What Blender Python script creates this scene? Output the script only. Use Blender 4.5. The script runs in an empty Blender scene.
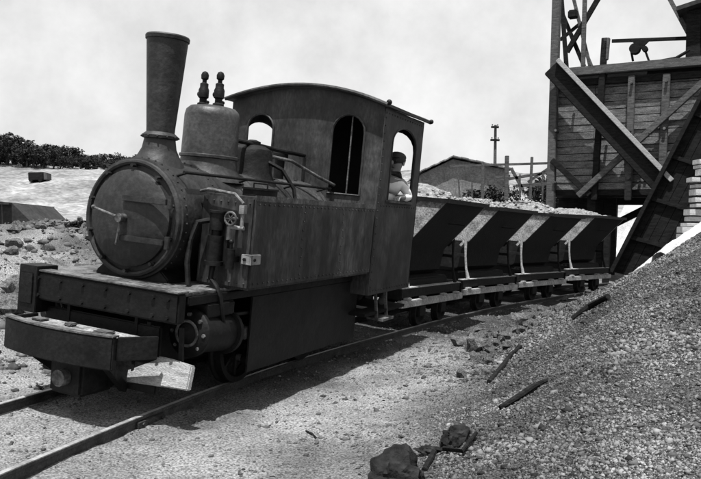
import bpy, bmesh, math, random
import numpy as np
from mathutils import Matrix, Vector
R = math.radians
random.seed(7); rng = np.random.default_rng(11)
scene = bpy.context.scene
C = scene.collection

# ------------------------------------------------------------------ camera, sky, sun
FPX = 746.0; CAM_H = 1.175
cam = bpy.data.cameras.new('camera'); camo = bpy.data.objects.new('camera', cam); C.objects.link(camo)
cam.sensor_fit = 'HORIZONTAL'; cam.sensor_width = 36.0; cam.lens = 36.0 * FPX / 701.0
cam.clip_start = 0.05; cam.clip_end = 3000
pitch = math.atan(-4.3 / FPX)
camo.matrix_world = (Matrix.Translation((0, 0, CAM_H)) @ Matrix.Rotation(R(90) + pitch, 4, 'X') @ Matrix.Rotation(R(1.44), 4, 'Z'))
scene.camera = camo
scene.view_settings.view_transform = 'Standard'; scene.view_settings.look = 'None'
scene.view_settings.exposure = 0.75; scene.view_settings.gamma = 1.0

SUN = Vector((-0.05, -0.30, 0.95)).normalized()
el = math.asin(SUN.z); az = math.atan2(SUN.x, SUN.y)
w = bpy.data.worlds.new('World'); scene.world = w; w.use_nodes = True
nt = w.node_tree; nt.nodes.clear()
def N(nt, t, **k):
    n = nt.nodes.new(t)
    for a, b in k.items(): setattr(n, a, b)
    return n
sky = N(nt, 'ShaderNodeTexSky', sky_type='NISHITA', sun_disc=False)
sky.sun_elevation = el; sky.sun_rotation = az; sky.dust_density = 3.0; sky.air_density = 1.0
bw = N(nt, 'ShaderNodeRGBToBW'); nt.links.new(sky.outputs[0], bw.inputs[0])
# thin white overcast veil over the clear sky (as black and white film records it)
tc = N(nt, 'ShaderNodeTexCoord'); nz = N(nt, 'ShaderNodeTexNoise'); nz.inputs['Scale'].default_value = 9.0
nz.inputs['Detail'].default_value = 8; nz.inputs['Roughness'].default_value = 0.62
nt.links.new(tc.outputs['Generated'], nz.inputs['Vector'])
mr = N(nt, 'ShaderNodeMapRange'); mr.inputs[1].default_value = 0.3; mr.inputs[2].default_value = 0.7
mr.inputs[3].default_value = 7.6; mr.inputs[4].default_value = 10.4
nt.links.new(nz.outputs['Fac'], mr.inputs[0])
mx = N(nt, 'ShaderNodeMix', data_type='FLOAT'); mx.inputs[0].default_value = 0.82
nt.links.new(bw.outputs[0], mx.inputs[2]); nt.links.new(mr.outputs[0], mx.inputs[3])
bg = N(nt, 'ShaderNodeBackground'); bg.inputs[1].default_value = 0.063
nt.links.new(mx.outputs[0], bg.inputs[0])
wo = N(nt, 'ShaderNodeOutputWorld'); nt.links.new(bg.outputs[0], wo.inputs[0])
sl = bpy.data.lights.new('sun', 'SUN'); sl.energy = 5.0; sl.angle = R(0.6); sl.color = (1, 1, 1)
so = bpy.data.objects.new('sun', sl); C.objects.link(so)
so.rotation_euler = SUN.to_track_quat('Z', 'Y').to_euler(); so.location = (0, 0, 30)

# ------------------------------------------------------------------ materials (grey, as on the film)
MATS = {}
def mat(name, lo, hi, scale=6.0, rough=0.7, bump=0.3, bscale=40.0, stretch=(1, 1, 1), metallic=0.0, detail=6.0,
        lo_hi=(0.35, 0.65), spec=0.3, island=0.0, fine=0.0, bdist=0.01, spots=0.0, dent=0.0, patch=0.0):
    m = bpy.data.materials.new(name); m.use_nodes = True; t = m.node_tree
    p = t.nodes['Principled BSDF']; tc = N(t, 'ShaderNodeTexCoord'); mp = N(t, 'ShaderNodeMapping')
    mp.inputs['Scale'].default_value = stretch; t.links.new(tc.outputs['Object'], mp.inputs[0])
    n = N(t, 'ShaderNodeTexNoise'); n.inputs['Scale'].default_value = scale; n.inputs['Detail'].default_value = detail
    n.inputs['Roughness'].default_value = 0.65
    t.links.new(mp.outputs[0], n.inputs['Vector'])
    r = N(t, 'ShaderNodeMapRange'); r.inputs[1].default_value = lo_hi[0]; r.inputs[2].default_value = lo_hi[1]
    r.inputs[3].default_value = lo; r.inputs[4].default_value = hi
    t.links.new(n.outputs['Fac'], r.inputs[0]); out = r.outputs[0]
    def mul(a, b):
        x = N(t, 'ShaderNodeMath', operation='MULTIPLY'); t.links.new(a, x.inputs[0]); t.links.new(b, x.inputs[1]); return x.outputs[0]
    if fine:
        n2 = N(t, 'ShaderNodeTexNoise'); n2.inputs['Scale'].default_value = bscale * 1.3; n2.inputs['Detail'].default_value = 3
        t.links.new(mp.outputs[0], n2.inputs['Vector'])
        r2 = N(t, 'ShaderNodeMapRange'); r2.inputs[1].default_value = .38; r2.inputs[2].default_value = .62
        r2.inputs[3].default_value = 1 - fine; r2.inputs[4].default_value = 1 + fine
        t.links.new(n2.outputs['Fac'], r2.inputs[0]); out = mul(out, r2.outputs[0])
    if island:
        g = N(t, 'ShaderNodeNewGeometry'); r3 = N(t, 'ShaderNodeMapRange'); r3.inputs[3].default_value = 1 - island; r3.inputs[4].default_value = 1 + island
        t.links.new(g.outputs['Random Per Island'], r3.inputs[0]); out = mul(out, r3.outputs[0])
    if patch:
        n5 = N(t, 'ShaderNodeTexNoise'); n5.inputs['Scale'].default_value = 1.7 if name != 'sand_hill' else .12; n5.inputs['Detail'].default_value = 7; n5.inputs['Roughness'].default_value = .7
        t.links.new(tc.outputs['Object'], n5.inputs['Vector']); r5 = N(t, 'ShaderNodeMapRange'); r5.inputs[1].default_value = .40; r5.inputs[2].default_value = .60
        r5.inputs[3].default_value = 1-patch; r5.inputs[4].default_value = 1+patch; t.links.new(n5.outputs['Fac'], r5.inputs[0]); out = mul(out, r5.outputs[0])
    if spots:
        v = N(t, 'ShaderNodeTexVoronoi'); v.inputs['Scale'].default_value = scale * 2.3; t.links.new(mp.outputs[0], v.inputs['Vector'])
        r4 = N(t, 'ShaderNodeMapRange'); r4.inputs[1].default_value = .12; r4.inputs[2].default_value = .3
        r4.inputs[3].default_value = 1 - spots; r4.inputs[4].default_value = 1
        t.links.new(v.outputs['Distance'], r4.inputs[0]); out = mul(out, r4.outputs[0])
    cb = N(t, 'ShaderNodeCombineColor')
    for i in range(3): t.links.new(out, cb.inputs[i])
    t.links.new(cb.outputs[0], p.inputs['Base Color'])
    p.inputs['Roughness'].default_value = rough; p.inputs['Metallic'].default_value = metallic
    p.inputs['Specular IOR Level'].default_value = spec
    rr = N(t, 'ShaderNodeMapRange'); rr.inputs[3].default_value = max(0.05, rough - .18); rr.inputs[4].default_value = min(1, rough + .15)
    t.links.new(n.outputs['Fac'], rr.inputs[0]); t.links.new(rr.outputs[0], p.inputs['Roughness'])
    if bump:
        b = N(t, 'ShaderNodeTexNoise'); b.inputs['Scale'].default_value = bscale; b.inputs['Detail'].default_value = 5
        t.links.new(mp.outputs[0], b.inputs['Vector'])
        bm_ = N(t, 'ShaderNodeBump'); bm_.inputs['Strength'].default_value = bump; bm_.inputs['Distance'].default_value = bdist
        t.links.new(b.outputs['Fac'], bm_.inputs['Height']); t.links.new(bm_.outputs[0], p.inputs['Normal'])
        if dent:
            d1 = N(t, 'ShaderNodeTexNoise'); d1.inputs['Scale'].default_value = 3.2; d1.inputs['Detail'].default_value = 1.5
            t.links.new(tc.outputs['Object'], d1.inputs['Vector']); d2 = N(t, 'ShaderNodeBump'); d2.inputs['Strength'].default_value = .8*dent; d2.inputs['Distance'].default_value = .045
            t.links.new(d1.outputs['Fac'], d2.inputs['Height']); t.links.new(d2.outputs[0], bm_.inputs['Normal'])
    MATS[name] = m; return m
mat('black_iron', .0025, .008, 5, .60, .35, 30, spec=.22, fine=.3, dent=1, patch=.5)
mat('smokebox_iron', .003, .017, 4, .60, .4, 25, spec=.45, fine=.35, dent=.7, patch=.45)
mat('boiler_iron', .007, .040, 3.5, .55, .3, 30, spec=.5, fine=.3, patch=.4)
mat('tank_iron', .006, .055, 3.0, .62, .35, 22, stretch=(1.6, 1.6, .45), spec=.4, fine=.35, dent=1, patch=.5)
mat('cab_iron', .007, .034, 4.0, .62, .35, 26, stretch=(1.4, 1.4, .5), spec=.4, fine=.3, dent=1, patch=.5)
mat('inside_iron', .004, .01, 4.0, .8, .2, 26, spec=.1)
mat('worn_iron', .025, .13, 9, .6, .4, 40, fine=.3)
mat('bright_iron', .10, .24, 12, .45, .3, 50, spec=.5)
mat('rail_steel', .02, .06, 10, .65, .5, 60, fine=.3)
mat('rail_top', .14, .3, 10, .4, .2, 60)
mat('dust_deck', .07, .26, 9, .9, .5, 40, fine=.35)
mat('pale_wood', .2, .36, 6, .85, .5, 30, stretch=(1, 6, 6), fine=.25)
mat('white_wood', .34, .52, 6, .85, .4, 30, stretch=(1, 6, 6), fine=.15)
mat('old_wood', .03, .10, 5, .9, .6, 30, stretch=(1, 5, 5), fine=.3)
mat('board_wood', .04, .19, 3, .9, .7, 22, stretch=(1, 1, 4), fine=.4, lo_hi=(.3, .7))
mat('dark_wood', .006, .018, 5, .9, .5, 30, stretch=(1, 5, 5), fine=.3, spec=.08)
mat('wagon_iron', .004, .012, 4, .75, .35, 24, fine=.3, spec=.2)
mat('wagon_end_sunlit', .16, .34, 11, .85, .5, 40, fine=.35, spots=.3)
mat('wagon_frame', .2, .38, 9, .8, .4, 40, fine=.25)
mat('ore', .11, .29, 10, .95, .8, 60, fine=.4, island=.3)
mat('ground', .085, .25, 1.3, .97, .9, 55, fine=.5, bdist=.03, spec=.1, lo_hi=(.3, .7), spots=.15)
mat('bank', .02, .05, 1.6, .97, .8, 35, fine=.35, bdist=.03, spec=.1)
mat('gravel', .020, .15, 1.2, .9, .4, 60, island=.9, spec=.2)
mat('rubble', .035, .14, 4, .92, .7, 20, island=.3, spec=.15)
mat('boulder', .006, .02, 5, .9, .9, 14, fine=.4, spec=.15, bdist=.03)
mat('rock', .04, .16, 5, .9, .9, 14, fine=.3, spec=.15, bdist=.03)
mat('sand_hill', .125, .215, .9, .97, .7, 3.5, fine=.22, bdist=.25, spec=.05, lo_hi=(.32, .68), patch=.5)
mat('white_sand', .38, .55, 5, .97, .5, 30, fine=.15, spec=.05)
mat('leaf', .015, .04, 1.0, .8, 0, island=.45, spec=.1)
mat('bark', .03, .08, 5, .9, .5, 20)
mat('roof_grey', .09, .17, 2, .9, .5, 10, fine=.25)
mat('roof_dark', .012, .03, 2, .9, .5, 10, fine=.25)
mat('skin', .16, .22, 6, .6, .1, 60)
mat('shirt', .62, .76, 6, .9, .3, 18, bdist=.02)
mat('trousers', .03, .06, 6, .9, .3, 18)
mat('hair', .012, .025, 20, .7, .3, 60)

# ------------------------------------------------------------------ mesh helpers
class MB:
    def __init__(s): s.v = []; s.f = []
    def add(s, vs, fs):
        n = len(s.v); s.v += [tuple(x) for x in vs]; s.f += [tuple(i + n for i in f) for f in fs]; return s
    def box(s, x0, x1, y0, y1, z0, z1, M=None):
        vs = [Vector(p) for p in ((x0,y0,z0),(x1,y0,z0),(x1,y1,z0),(x0,y1,z0),(x0,y0,z1),(x1,y0,z1),(x1,y1,z1),(x0,y1,z1))]
        if M: vs = [M @ p for p in vs]
        return s.add(vs, [(0,3,2,1),(4,5,6,7),(0,1,5,4),(1,2,6,5),(2,3,7,6),(3,0,4,7)])
    def bar(s, a, b, wd, ht, up=(0, 0, 1)):
        a = Vector(a); b = Vector(b); d = (b - a); L = d.length; d.normalize(); up = Vector(up)
        sd = d.cross(up)
        if sd.length < 1e-4: sd = d.cross(Vector((1, 0, 0)))
        sd.normalize(); u = sd.cross(d)
        vs = []
        for p in (a, b):
            for i, j in ((-1,-1),(1,-1),(1,1),(-1,1)): vs.append(p + sd*i*wd/2 + u*j*ht/2)
        return s.add(vs, [(3,2,1,0),(4,5,6,7),(0,1,5,4),(1,2,6,5),(2,3,7,6),(3,0,4,7)])
    def cyl(s, a, b, r0, r1=None, n=20, caps=True):
        return s.lathe(a, Vector(b) - Vector(a), [(r0, 0), (r1 if r1 is not None else r0, 1)], n, caps, unit=True)
    def lathe(s, o, d, prof, n=24, caps=True, unit=False):
        o = Vector(o); d = Vector(d); L = d.length; dn = d.normalized()
        a = dn.cross(Vector((0, 0, 1)))
        if a.length < 1e-3: a = Vector((1, 0, 0))
        a.normalize(); b = dn.cross(a)
        vs = []; fs = []
        for r, t in prof:
            c = o + (d * t if unit else dn * t)
            for k in range(n):
                q = 2*math.pi*k/n; vs.append(c + a*r*math.cos(q) + b*r*math.sin(q))
        m = len(prof)
        for i in range(m - 1):
            for k in range(n):
                k2 = (k+1) % n; fs.append((i*n+k, i*n+k2, (i+1)*n+k2, (i+1)*n+k))
        if caps: fs.append(tuple(range(n))[::-1]); fs.append(tuple((m-1)*n+k for k in range(n)))
        return s.add(vs, fs)
    def tube(s, pts, r, n=8):
        pts = [Vector(p) for p in pts]; vs = []; fs = []
        pa = None
        for i, p in enumerate(pts):
            d = (pts[min(i+1, len(pts)-1)] - pts[max(i-1, 0)]).normalized()
            if pa is None:
                a = d.cross(Vector((0, 0, 1)))
                if a.length < 1e-3: a = Vector((1, 0, 0))
            else: a = pa - d * pa.dot(d)
            a.normalize(); pa = a; b = d.cross(a)
            rr = r[i] if isinstance(r, (list, tuple)) else r
            for k in range(n):
                q = 2*math.pi*k/n; vs.append(p + a*rr*math.cos(q) + b*rr*math.sin(q))
        for i in range(len(pts)-1):
            for k in range(n):
                k2 = (k+1) % n; fs.append((i*n+k, i*n+k2, (i+1)*n+k2, (i+1)*n+k))
        fs.append(tuple(range(n))[::-1]); fs.append(tuple((len(pts)-1)*n+k for k in range(n)))
        return s.add(vs, fs)
    def prism(s, poly, f0, f1):           # poly: list of 2d, f0/f1: map 2d -> 3d
        n = len(poly); vs = [Vector(f0(*p)) for p in poly] + [Vector(f1(*p)) for p in poly]
        fs = [tuple(range(n))[::-1], tuple(range(n, 2*n))] + [(k, (k+1) % n, n+(k+1) % n, n+k) for k in range(n)]
        return s.add(vs, fs)
    def sphere(s, c, r, n=12, m=8, sc=(1, 1, 1)):
        c = Vector(c); prof = []
        vs = []; fs = []
        for i in range(m+1):
            t = math.pi*i/m
            for k in range(n):
                q = 2*math.pi*k/n
                vs.append(c + Vector((r*sc[0]*math.sin(t)*math.cos(q), r*sc[1]*math.sin(t)*math.sin(q), r*sc[2]*math.cos(t))))
        for i in range(m):
            for k in range(n):
                k2 = (k+1) % n; fs.append((i*n+k, (i+1)*n+k, (i+1)*n+k2, i*n+k2))
        return s.add(vs, fs)
    def torus(s, c, ax, Rr, r, n=28, m=8):
        ax = Vector(ax).normalized(); a = ax.cross(Vector((0, 0, 1)))
        if a.length < 1e-3: a = Vector((1, 0, 0))
        a.normalize(); b = ax.cross(a); c = Vector(c)
        vs = []; fs = []
        for i in range(n):
            q = 2*math.pi*i/n; d = a*math.cos(q)+b*math.sin(q)
            for k in range(m):
                t = 2*math.pi*k/m; vs.append(c + d*(Rr + r*math.cos(t)) + ax*r*math.sin(t))
        for i in range(n):
            for k in range(m):
                fs.append((i*m+k, ((i+1) % n)*m+k, ((i+1) % n)*m+(k+1) % m, i*m+(k+1) % m))
        return s.add(vs, fs)
    def mesh(s, name, bevel=0.0, smooth=True, ang=35):
        me = bpy.data.meshes.new(name); me.from_pydata(s.v, [], s.f)
        bm = bmesh.new(); bm.from_mesh(me)
        bmesh.ops.remove_doubles(bm, verts=bm.verts, dist=1e-5)
        bmesh.ops.recalc_face_normals(bm, faces=bm.faces)
        if bevel:
            es = [e for e in bm.edges if len(e.link_faces) == 2 and e.calc_face_angle(0) > R(40)]
            bmesh.ops.bevel(bm, geom=es, offset=bevel, segments=2, affect='EDGES', clamp_overlap=True)
        bm.to_mesh(me); bm.free()
        if smooth:
            me.polygons.foreach_set('use_smooth', [True]*len(me.polygons)); me.set_sharp_from_angle(angle=R(ang))
        me.update(); return me
    def build(s, name, m, parent=None, bevel=0.0, smooth=True, ang=35, kind=None, label=None):
        return link(name, s.mesh(name, bevel, smooth, ang), m, parent, kind, label)
def link(name, me, m=None, parent=None, kind=None, label=None):
    if m is not None and not me.materials: me.materials.append(MATS[m] if isinstance(m, str) else m)
    o = bpy.data.objects.new(name, me); C.objects.link(o)
    if parent: o.parent = parent
    if kind: o['kind'] = kind
    if label: o['label'] = label
    return o
def tag(o, label, cat, group=None, kind=None):
    o['label'] = label; o['category'] = cat
    if group: o['group'] = group
    if kind: o['kind'] = kind
    return o
def empty(name, M=None):
    o = bpy.data.objects.new(name, None); o.empty_display_size = .2; C.objects.link(o)
    if M is not None: o.matrix_world = M
    return o
def copy_tree(o, parent=None):
    c = o.copy(); C.objects.link(c)
    if parent: c.parent = parent
    for ch in list(o.children): copy_tree(ch, c)
    return c
def plate(outer, holes, th, M):
    """flat plate with holes: 2d outline in its own plane, thickness th, placed by matrix M (plane xy, thickness z)"""
    cu = bpy.data.curves.new('outline', 'CURVE'); cu.dimensions = '2D'; cu.fill_mode = 'BOTH'; cu.extrude = th/2
    for poly in [outer] + holes:
        sp = cu.splines.new('POLY'); sp.points.add(len(poly)-1)
        for i, (x, y) in enumerate(poly): sp.points[i].co = (x, y, 0, 1)
        sp.use_cyclic_u = True
    ob = bpy.data.objects.new('outline', cu); me = bpy.data.meshes.new_from_object(ob)
    bpy.data.objects.remove(ob); bpy.data.curves.remove(cu); me.transform(M); me.update(); return me
def rock_mesh(name, seed, sub=2, sc=(1, 1, 1), amp=.25, flat=0.0):
    bm = bmesh.new(); bmesh.ops.create_icosphere(bm, subdivisions=sub, radius=1.0)
    rd = random.Random(seed); ns = [(Vector((rd.uniform(-1,1), rd.uniform(-1,1), rd.uniform(-1,1))).normalized(), rd.uniform(.55, .95)) for _ in range(9)]
    from mathutils import noise
    for v in bm.verts:
        d = v.co.normalized(); h = 1.0
        for n, c in ns:
            k = d.dot(n)
            if k > 0 and h*k > c: h = c/k
        h += amp*noise.noise(d*2.1 + Vector((seed, 0, 0)))
        if sub > 2: h += amp*.35*noise.noise(d*6 + Vector((seed, 3, 0)))
        v.co = Vector((d.x*h*sc[0], d.y*h*sc[1], d.z*h*sc[2]))
    me = bpy.data.meshes.new(name); bm.to_mesh(me); bm.free()
    me.polygons.foreach_set('use_smooth', [True]*len(me.polygons)); me.set_sharp_from_angle(angle=R(28)); return me

# ------------------------------------------------------------------ projection helpers used for setting out (photo pixel -> place)
MW = camo.matrix_world.copy()
def ray(px, py):
    d = MW.to_3x3() @ Vector(((px-350.5), -(py-239.5), -FPX)); return d / d.y
def at(px, py, Y): return Vector((0, 0, CAM_H)) + ray(px, py) * Y
def atz(px, py, z):
    d = ray(px, py); return Vector((0, 0, CAM_H)) + d * ((z - CAM_H)/d.z)

# ------------------------------------------------------------------ track centre line and terrain heights
TH = R(23.985); LX, LY = -1.643, 5.382; GA = 0.402
ctrl = np.array([(-2.78,.6),(-2.50,2.2),(-2.10,3.75),(-1.63,5.33),(-1.26,6.25),(-.84,7.16),(.12,8.95),(1.36,11.05),(3.02,13.35),(5.1,15.7),(7.6,18.0),(10.5,20.2)])
def catmull(P, n=14):
    out = []
    Q = np.vstack([2*P[0]-P[1], P, 2*P[-1]-P[-2]])
    for i in range(1, len(Q)-2):
        for k in range(n):
            t = k/n; p0, p1, p2, p3 = Q[i-1:i+3]
            out.append(.5*((2*p1)+(-p0+p2)*t+(2*p0-5*p1+4*p2-p3)*t*t+(-p0+3*p1-3*p2+p3)*t**3))
    out.append(Q[-2]); return np.array(out)
TR = catmull(ctrl)
for _ in range(3): TR[1:-1] = (TR[:-2]+2*TR[1:-1]+TR[2:])/4
seg = np.linalg.norm(np.diff(TR, axis=0), axis=1); SL = np.concatenate([[0], np.cumsum(seg)])
S0 = SL[np.argmin(np.abs(TR[:,1]-5.38))]
def track(s):
    x = np.interp(s, SL, TR[:,0]); y = np.interp(s, SL, TR[:,1])
    x2 = np.interp(s+.1, SL, TR[:,0]); y2 = np.interp(s+.1, SL, TR[:,1]); x1 = np.interp(s-.1, SL, TR[:,0]); y1 = np.interp(s-.1, SL, TR[:,1])
    return x, y, math.atan2(x2-x1, y2-y1)
def tz(s): return .018*max(0.0, min(s-S0, 12.0))
CANT = R(4.68)
def cant(s):   # the track leans to the near side under the locomotive, less further on
    return CANT*max(.35, 1-.06*max(0, s-S0-4))
def vnoise(x, y, seed=0):
    xi = np.floor(x).astype(np.int64); yi = np.floor(y).astype(np.int64); xf = x-xi; yf = y-yi
    def h(a, b):
        n = (a*374761393 + b*668265263 + seed*1442695041) & 0xffffffff
        n = ((n ^ (n >> 13))*1274126177) & 0xffffffff
        return ((n ^ (n >> 16)) & 0xffff)/65535.0
    u = xf*xf*(3-2*xf); v = yf*yf*(3-2*yf)
    return (h(xi, yi)*(1-u)+h(xi+1, yi)*u)*(1-v)+(h(xi, yi+1)*(1-u)+h(xi+1, yi+1)*u)*v - .5
def fbm(x, y, o=4, seed=0):
    s = 0; a = 1.0
    for i in range(o): s = s + a*vnoise(x*2**i+17*i, y*2**i-9*i, seed+i); a *= .5
    return s
TOEY = np.array([0,2,3.6,4.07,5,6.26,7.96,9.7,11.7,13.3,15,18,24]); TOEX = np.array([-1.3,-.6,.1,.25,.54,1.0,1.6,2.35,3.4,4.6,6.0,9.0,14.])
def sst(a, b, x): t = np.clip((x-a)/(b-a), 0, 1); return t*t*(3-2*t)
def height(X, Y):
    X = np.asarray(X, float); Y = np.asarray(Y, float)
    d = np.full(X.shape, 1e9); si = np.zeros(X.shape); side = np.zeros(X.shape)
    for i in range(0, len(TR)-1, 2):
        a = TR[i]; b = TR[min(i+2, len(TR)-1)]; ab = b-a; L2 = ab@ab
        t = np.clip(((X-a[0])*ab[0]+(Y-a[1])*ab[1])/L2, 0, 1)
        dx = X-a[0]-t*ab[0]; dy = Y-a[1]-t*ab[1]; dd = np.hypot(dx, dy)
        m = dd < d; d = np.where(m, dd, d); si = np.where(m, SL[i]+t*math.sqrt(L2), si)
        side = np.where(m, np.sign(dx*ab[1]-dy*ab[0]), side)
    lat = d*side                                  # + towards the camera side
    tzz = .018*np.clip(si-S0, 0, 12)
    cn = CANT*np.maximum(.35, 1-.06*np.maximum(0, si-S0-4))
    base = tzz - .072 - np.clip(lat, -.75, .75)*np.sin(cn)
    base = base + .05*fbm(X*1.1, Y*1.1, 4, 3)*sst(.3, 1.2, d) + .022*fbm(X*5.5, Y*5.5, 3, 13)
    far = sst(0, 5, Y-20)
    # rough ground rising on the far side of the track
    rise = sst(.9, 13, -lat)*1.0 + .10*fbm(X*.8, Y*.8, 5, 9)*sst(.8, 2.5, -lat)*2.0
    lump = np.maximum(0, fbm(X*.55+3, Y*.55, 4, 21))*.55*sst(1.2, 3, -lat)*(1-sst(12, 20, -lat))
    # gravel bank on the camera side
    toe = np.interp(Y, TOEY, TOEX); k = np.interp(Y, [0, 2, 8, 20], [.30, .32, .60, .60])
    u = X-toe + .25*fbm(X*.7, Y*.7, 3, 5)
    sp = np.log1p(np.exp(np.clip(u*5, -30, 30)))/5
    cap = np.interp(Y, [0, 9, 11, 13.5, 17, 26], [1.6, 1.6, 1.42, .95, .45, .45])
    bk = sp*k; bk = cap*(1-np.exp(-bk/cap*1.25)) if False else np.minimum(bk, cap+.05*(bk-cap))
    bk = bk + .03*fbm(X*2.2, Y*2.2, 4, 31)*sst(0, .6, u)
    z = base + rise + lump + bk + .16*np.abs(fbm(X*2.3, Y*2.3, 4, 87))*sst(1.0, 2.2, -lat)*(1-sst(16, 24, Y))
    # pale spoil hill in the distance
    hl = sst(23, 52, Y)*4.45 + .5*fbm(X*.06, Y*.06, 4, 41)*sst(26, 40, Y)
    return z + hl
def hgt(x, y): return float(height(np.array([x]), np.array([y]))[0])

def grid_mesh(name, xs, ys, m):
    XX, YY = np.meshgrid(xs, ys); ZZ = height(XX, YY)
    nx, ny = len(xs), len(ys)
    co = np.stack([XX, YY, ZZ], -1).reshape(-1, 3)
    i = np.arange((nx-1)*(ny-1)); r = i//(nx-1); c = i % (nx-1); a = r*nx+c
    f = np.stack([a, a+1, a+nx+1, a+nx], -1)
    me = bpy.data.meshes.new(name); me.vertices.add(len(co)); me.vertices.foreach_set('co', co.ravel().astype(np.float32))
    me.loops.add(f.size); me.loops.foreach_set('vertex_index', f.ravel().astype(np.int32))
    me.polygons.add(len(f)); me.polygons.foreach_set('loop_start', (np.arange(len(f))*4).astype(np.int32))
    me.polygons.foreach_set('use_smooth', np.ones(len(f), bool)); me.update(); me.validate()
    me.materials.append(MATS[m]); return me
def ramp(a, b, d0, g):
    out = [a]; d = d0
    while out[-1] < b: out.append(out[-1]+d); d *= g
    return out
xs = np.array(sorted(set([-v for v in ramp(0, 500, .05, 1.022)][1:] + ramp(0, 500, .05, 1.022)))) + 1.0
ys_near = np.array([-6, -4, -3, -2, -1] + list(np.arange(-.5, 13, .05)) + ramp(13, 24, .06, 1.02)); ys_near[-1] = 24.0
ys_far = np.array([24.0] + ramp(24.3, 900, .35, 1.03))
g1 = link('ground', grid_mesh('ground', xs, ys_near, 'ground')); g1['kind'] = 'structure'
g2 = link('hill', grid_mesh('hill', xs, ys_far, 'sand_hill')); g2['kind'] = 'structure'
# ground material: gravel-grey on the bank, shade painted under the train, pale trodden earth elsewhere
def ground_mix():
    m = MATS['ground']; t = m.node_tree; p = t.nodes['Principled BSDF']
    at_ = N(t, 'ShaderNodeAttribute', attribute_name='bank'); src = p.inputs['Base Color'].links[0].from_socket
    mixn = N(t, 'ShaderNodeMix', data_type='RGBA', blend_type='MULTIPLY'); mixn.inputs[0].default_value = 1.0
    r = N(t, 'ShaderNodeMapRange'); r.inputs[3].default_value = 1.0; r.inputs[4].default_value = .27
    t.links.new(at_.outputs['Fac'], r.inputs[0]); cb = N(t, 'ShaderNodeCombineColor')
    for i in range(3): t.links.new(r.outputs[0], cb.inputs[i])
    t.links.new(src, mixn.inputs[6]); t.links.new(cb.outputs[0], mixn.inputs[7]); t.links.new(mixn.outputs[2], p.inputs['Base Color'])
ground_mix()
me = g1.data; n = len(me.vertices); co = np.empty(n*3, np.float32); me.vertices.foreach_get('co', co); co = co.reshape(-1, 3)
u = co[:,0]-np.interp(co[:,1], TOEY, TOEX)
bkv = sst(-.5, .7, u+.5*fbm(co[:,0]*1.3, co[:,1]*1.3, 3, 77))
ltv = np.interp(co[:,1], [4, 6, 9, 20, 24], [0, .5, .95, .8, .2])*sst(-1.2, -3.0, co[:,0]-np.interp(co[:,1], TR[:,1], TR[:,0]))*np.clip(.45+1.9*fbm(co[:,0]*.9, co[:,1]*.9, 4, 91), 0, 1)
under_shade = (1-sst(.55, 1.0, np.abs(co[:,0]-np.interp(co[:,1], TR[:,1], TR[:,0])-.15+.25*fbm(co[:,0]*2, co[:,1]*2, 3, 44))))*sst(4.6, 6.5, co[:,1]+.5*fbm(co[:,0]*2, co[:,1]*2, 3, 45))*.9  # shade under the locomotive, painted into the ground colour
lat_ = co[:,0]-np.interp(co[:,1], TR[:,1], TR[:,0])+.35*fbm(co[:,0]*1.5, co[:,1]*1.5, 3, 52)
wagon_shade = sst(-2.2, -1.4, lat_)*(1-sst(1.3, 1.9, lat_))*sst(8.2, 9.4, co[:,1])*(1-sst(17, 20, co[:,1]))  # shadow band below the wagons, darkened into the ground colour
bkv = np.maximum(np.maximum(np.maximum(bkv, ltv), under_shade), wagon_shade)
a = me.attributes.new('bank', 'FLOAT', 'POINT'); a.data.foreach_set('value', bkv.astype(np.float32))  # bank attribute also holds the shade painted under the train

# ------------------------------------------------------------------ railway track
rt = empty('railway_track'); rt['kind'] = 'structure'
def trackM(s, extra=0.0):
    x, y, h = track(s)
    return Matrix.Translation((x, y, tz(s)+extra)) @ Matrix.Rotation(-h, 4, 'Z') @ Matrix.Rotation(cant(s), 4, 'Y')
prof = [(-.038,-.09),(.038,-.09),(.038,-.082),(.008,-.072),(.008,-.028),(.02,-.02),(.02,-.003),(.014,0),(-.014,0),(-.02,-.003),(-.02,-.02),(-.008,-.028),(-.008,-.072),(-.038,-.082)]
for sd in (-1, 1):
    vs = []; fs = []; ss = np.arange(.3, SL[-1]-.3, .16)
    for s in ss:
        M = trackM(s)
        for px, pz in prof: vs.append(M @ Vector((sd*(GA+.02)+px, 0, pz)))
    k = len(prof)
    for i in range(len(ss)-1):
        for j in range(k):
            fs.append((i*k+j, i*k+(j+1) % k, (i+1)*k+(j+1) % k, (i+1)*k+j))
    mb = MB(); mb.add(vs, fs); o = mb.build('rail', 'rail_steel', rt)
    o.data.materials.append(MATS['rail_top'])
    for p in o.data.polygons:
        if p.normal.z > .9: 
            c = p.center
            p.material_index = 1 if c.z > -.05 else 0
    # only the head's running face is polished
    nv = [v.co.z for v in o.data.vertices]
sm = MB().box(-.78, .78, -.10, .10, -.20, -.078).mesh('sleeper', bevel=.012)
for s in np.arange(.5, SL[-1]-.5, .62):
    o = link('sleeper', sm, 'old_wood', rt); o.matrix_world = trackM(s, random.uniform(-.045, -.022)) @ Matrix.Rotation(random.uniform(-.05, .05), 4, 'Z')
fp = MB().box(-.012, .012, -.16, .16, -.068, -.032)
for yy in (-.11, -.04, .04, .11): fp.cyl((-.022, yy, -.05), (.022, yy, -.05), .012, n=6)
fpm = fp.mesh('joint_plate')
for s, sd in ((S0-.35, 1), (S0-1.9, -1)):
    for q in (-1, 1):
        o = link('joint_plate', fpm, 'rail_steel', rt); o.matrix_world = trackM(s) @ Matrix.Translation((sd*(GA+.02)+q*.022, 0, 0))
rt['label'] = 'narrow gauge track curving to the right'

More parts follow.
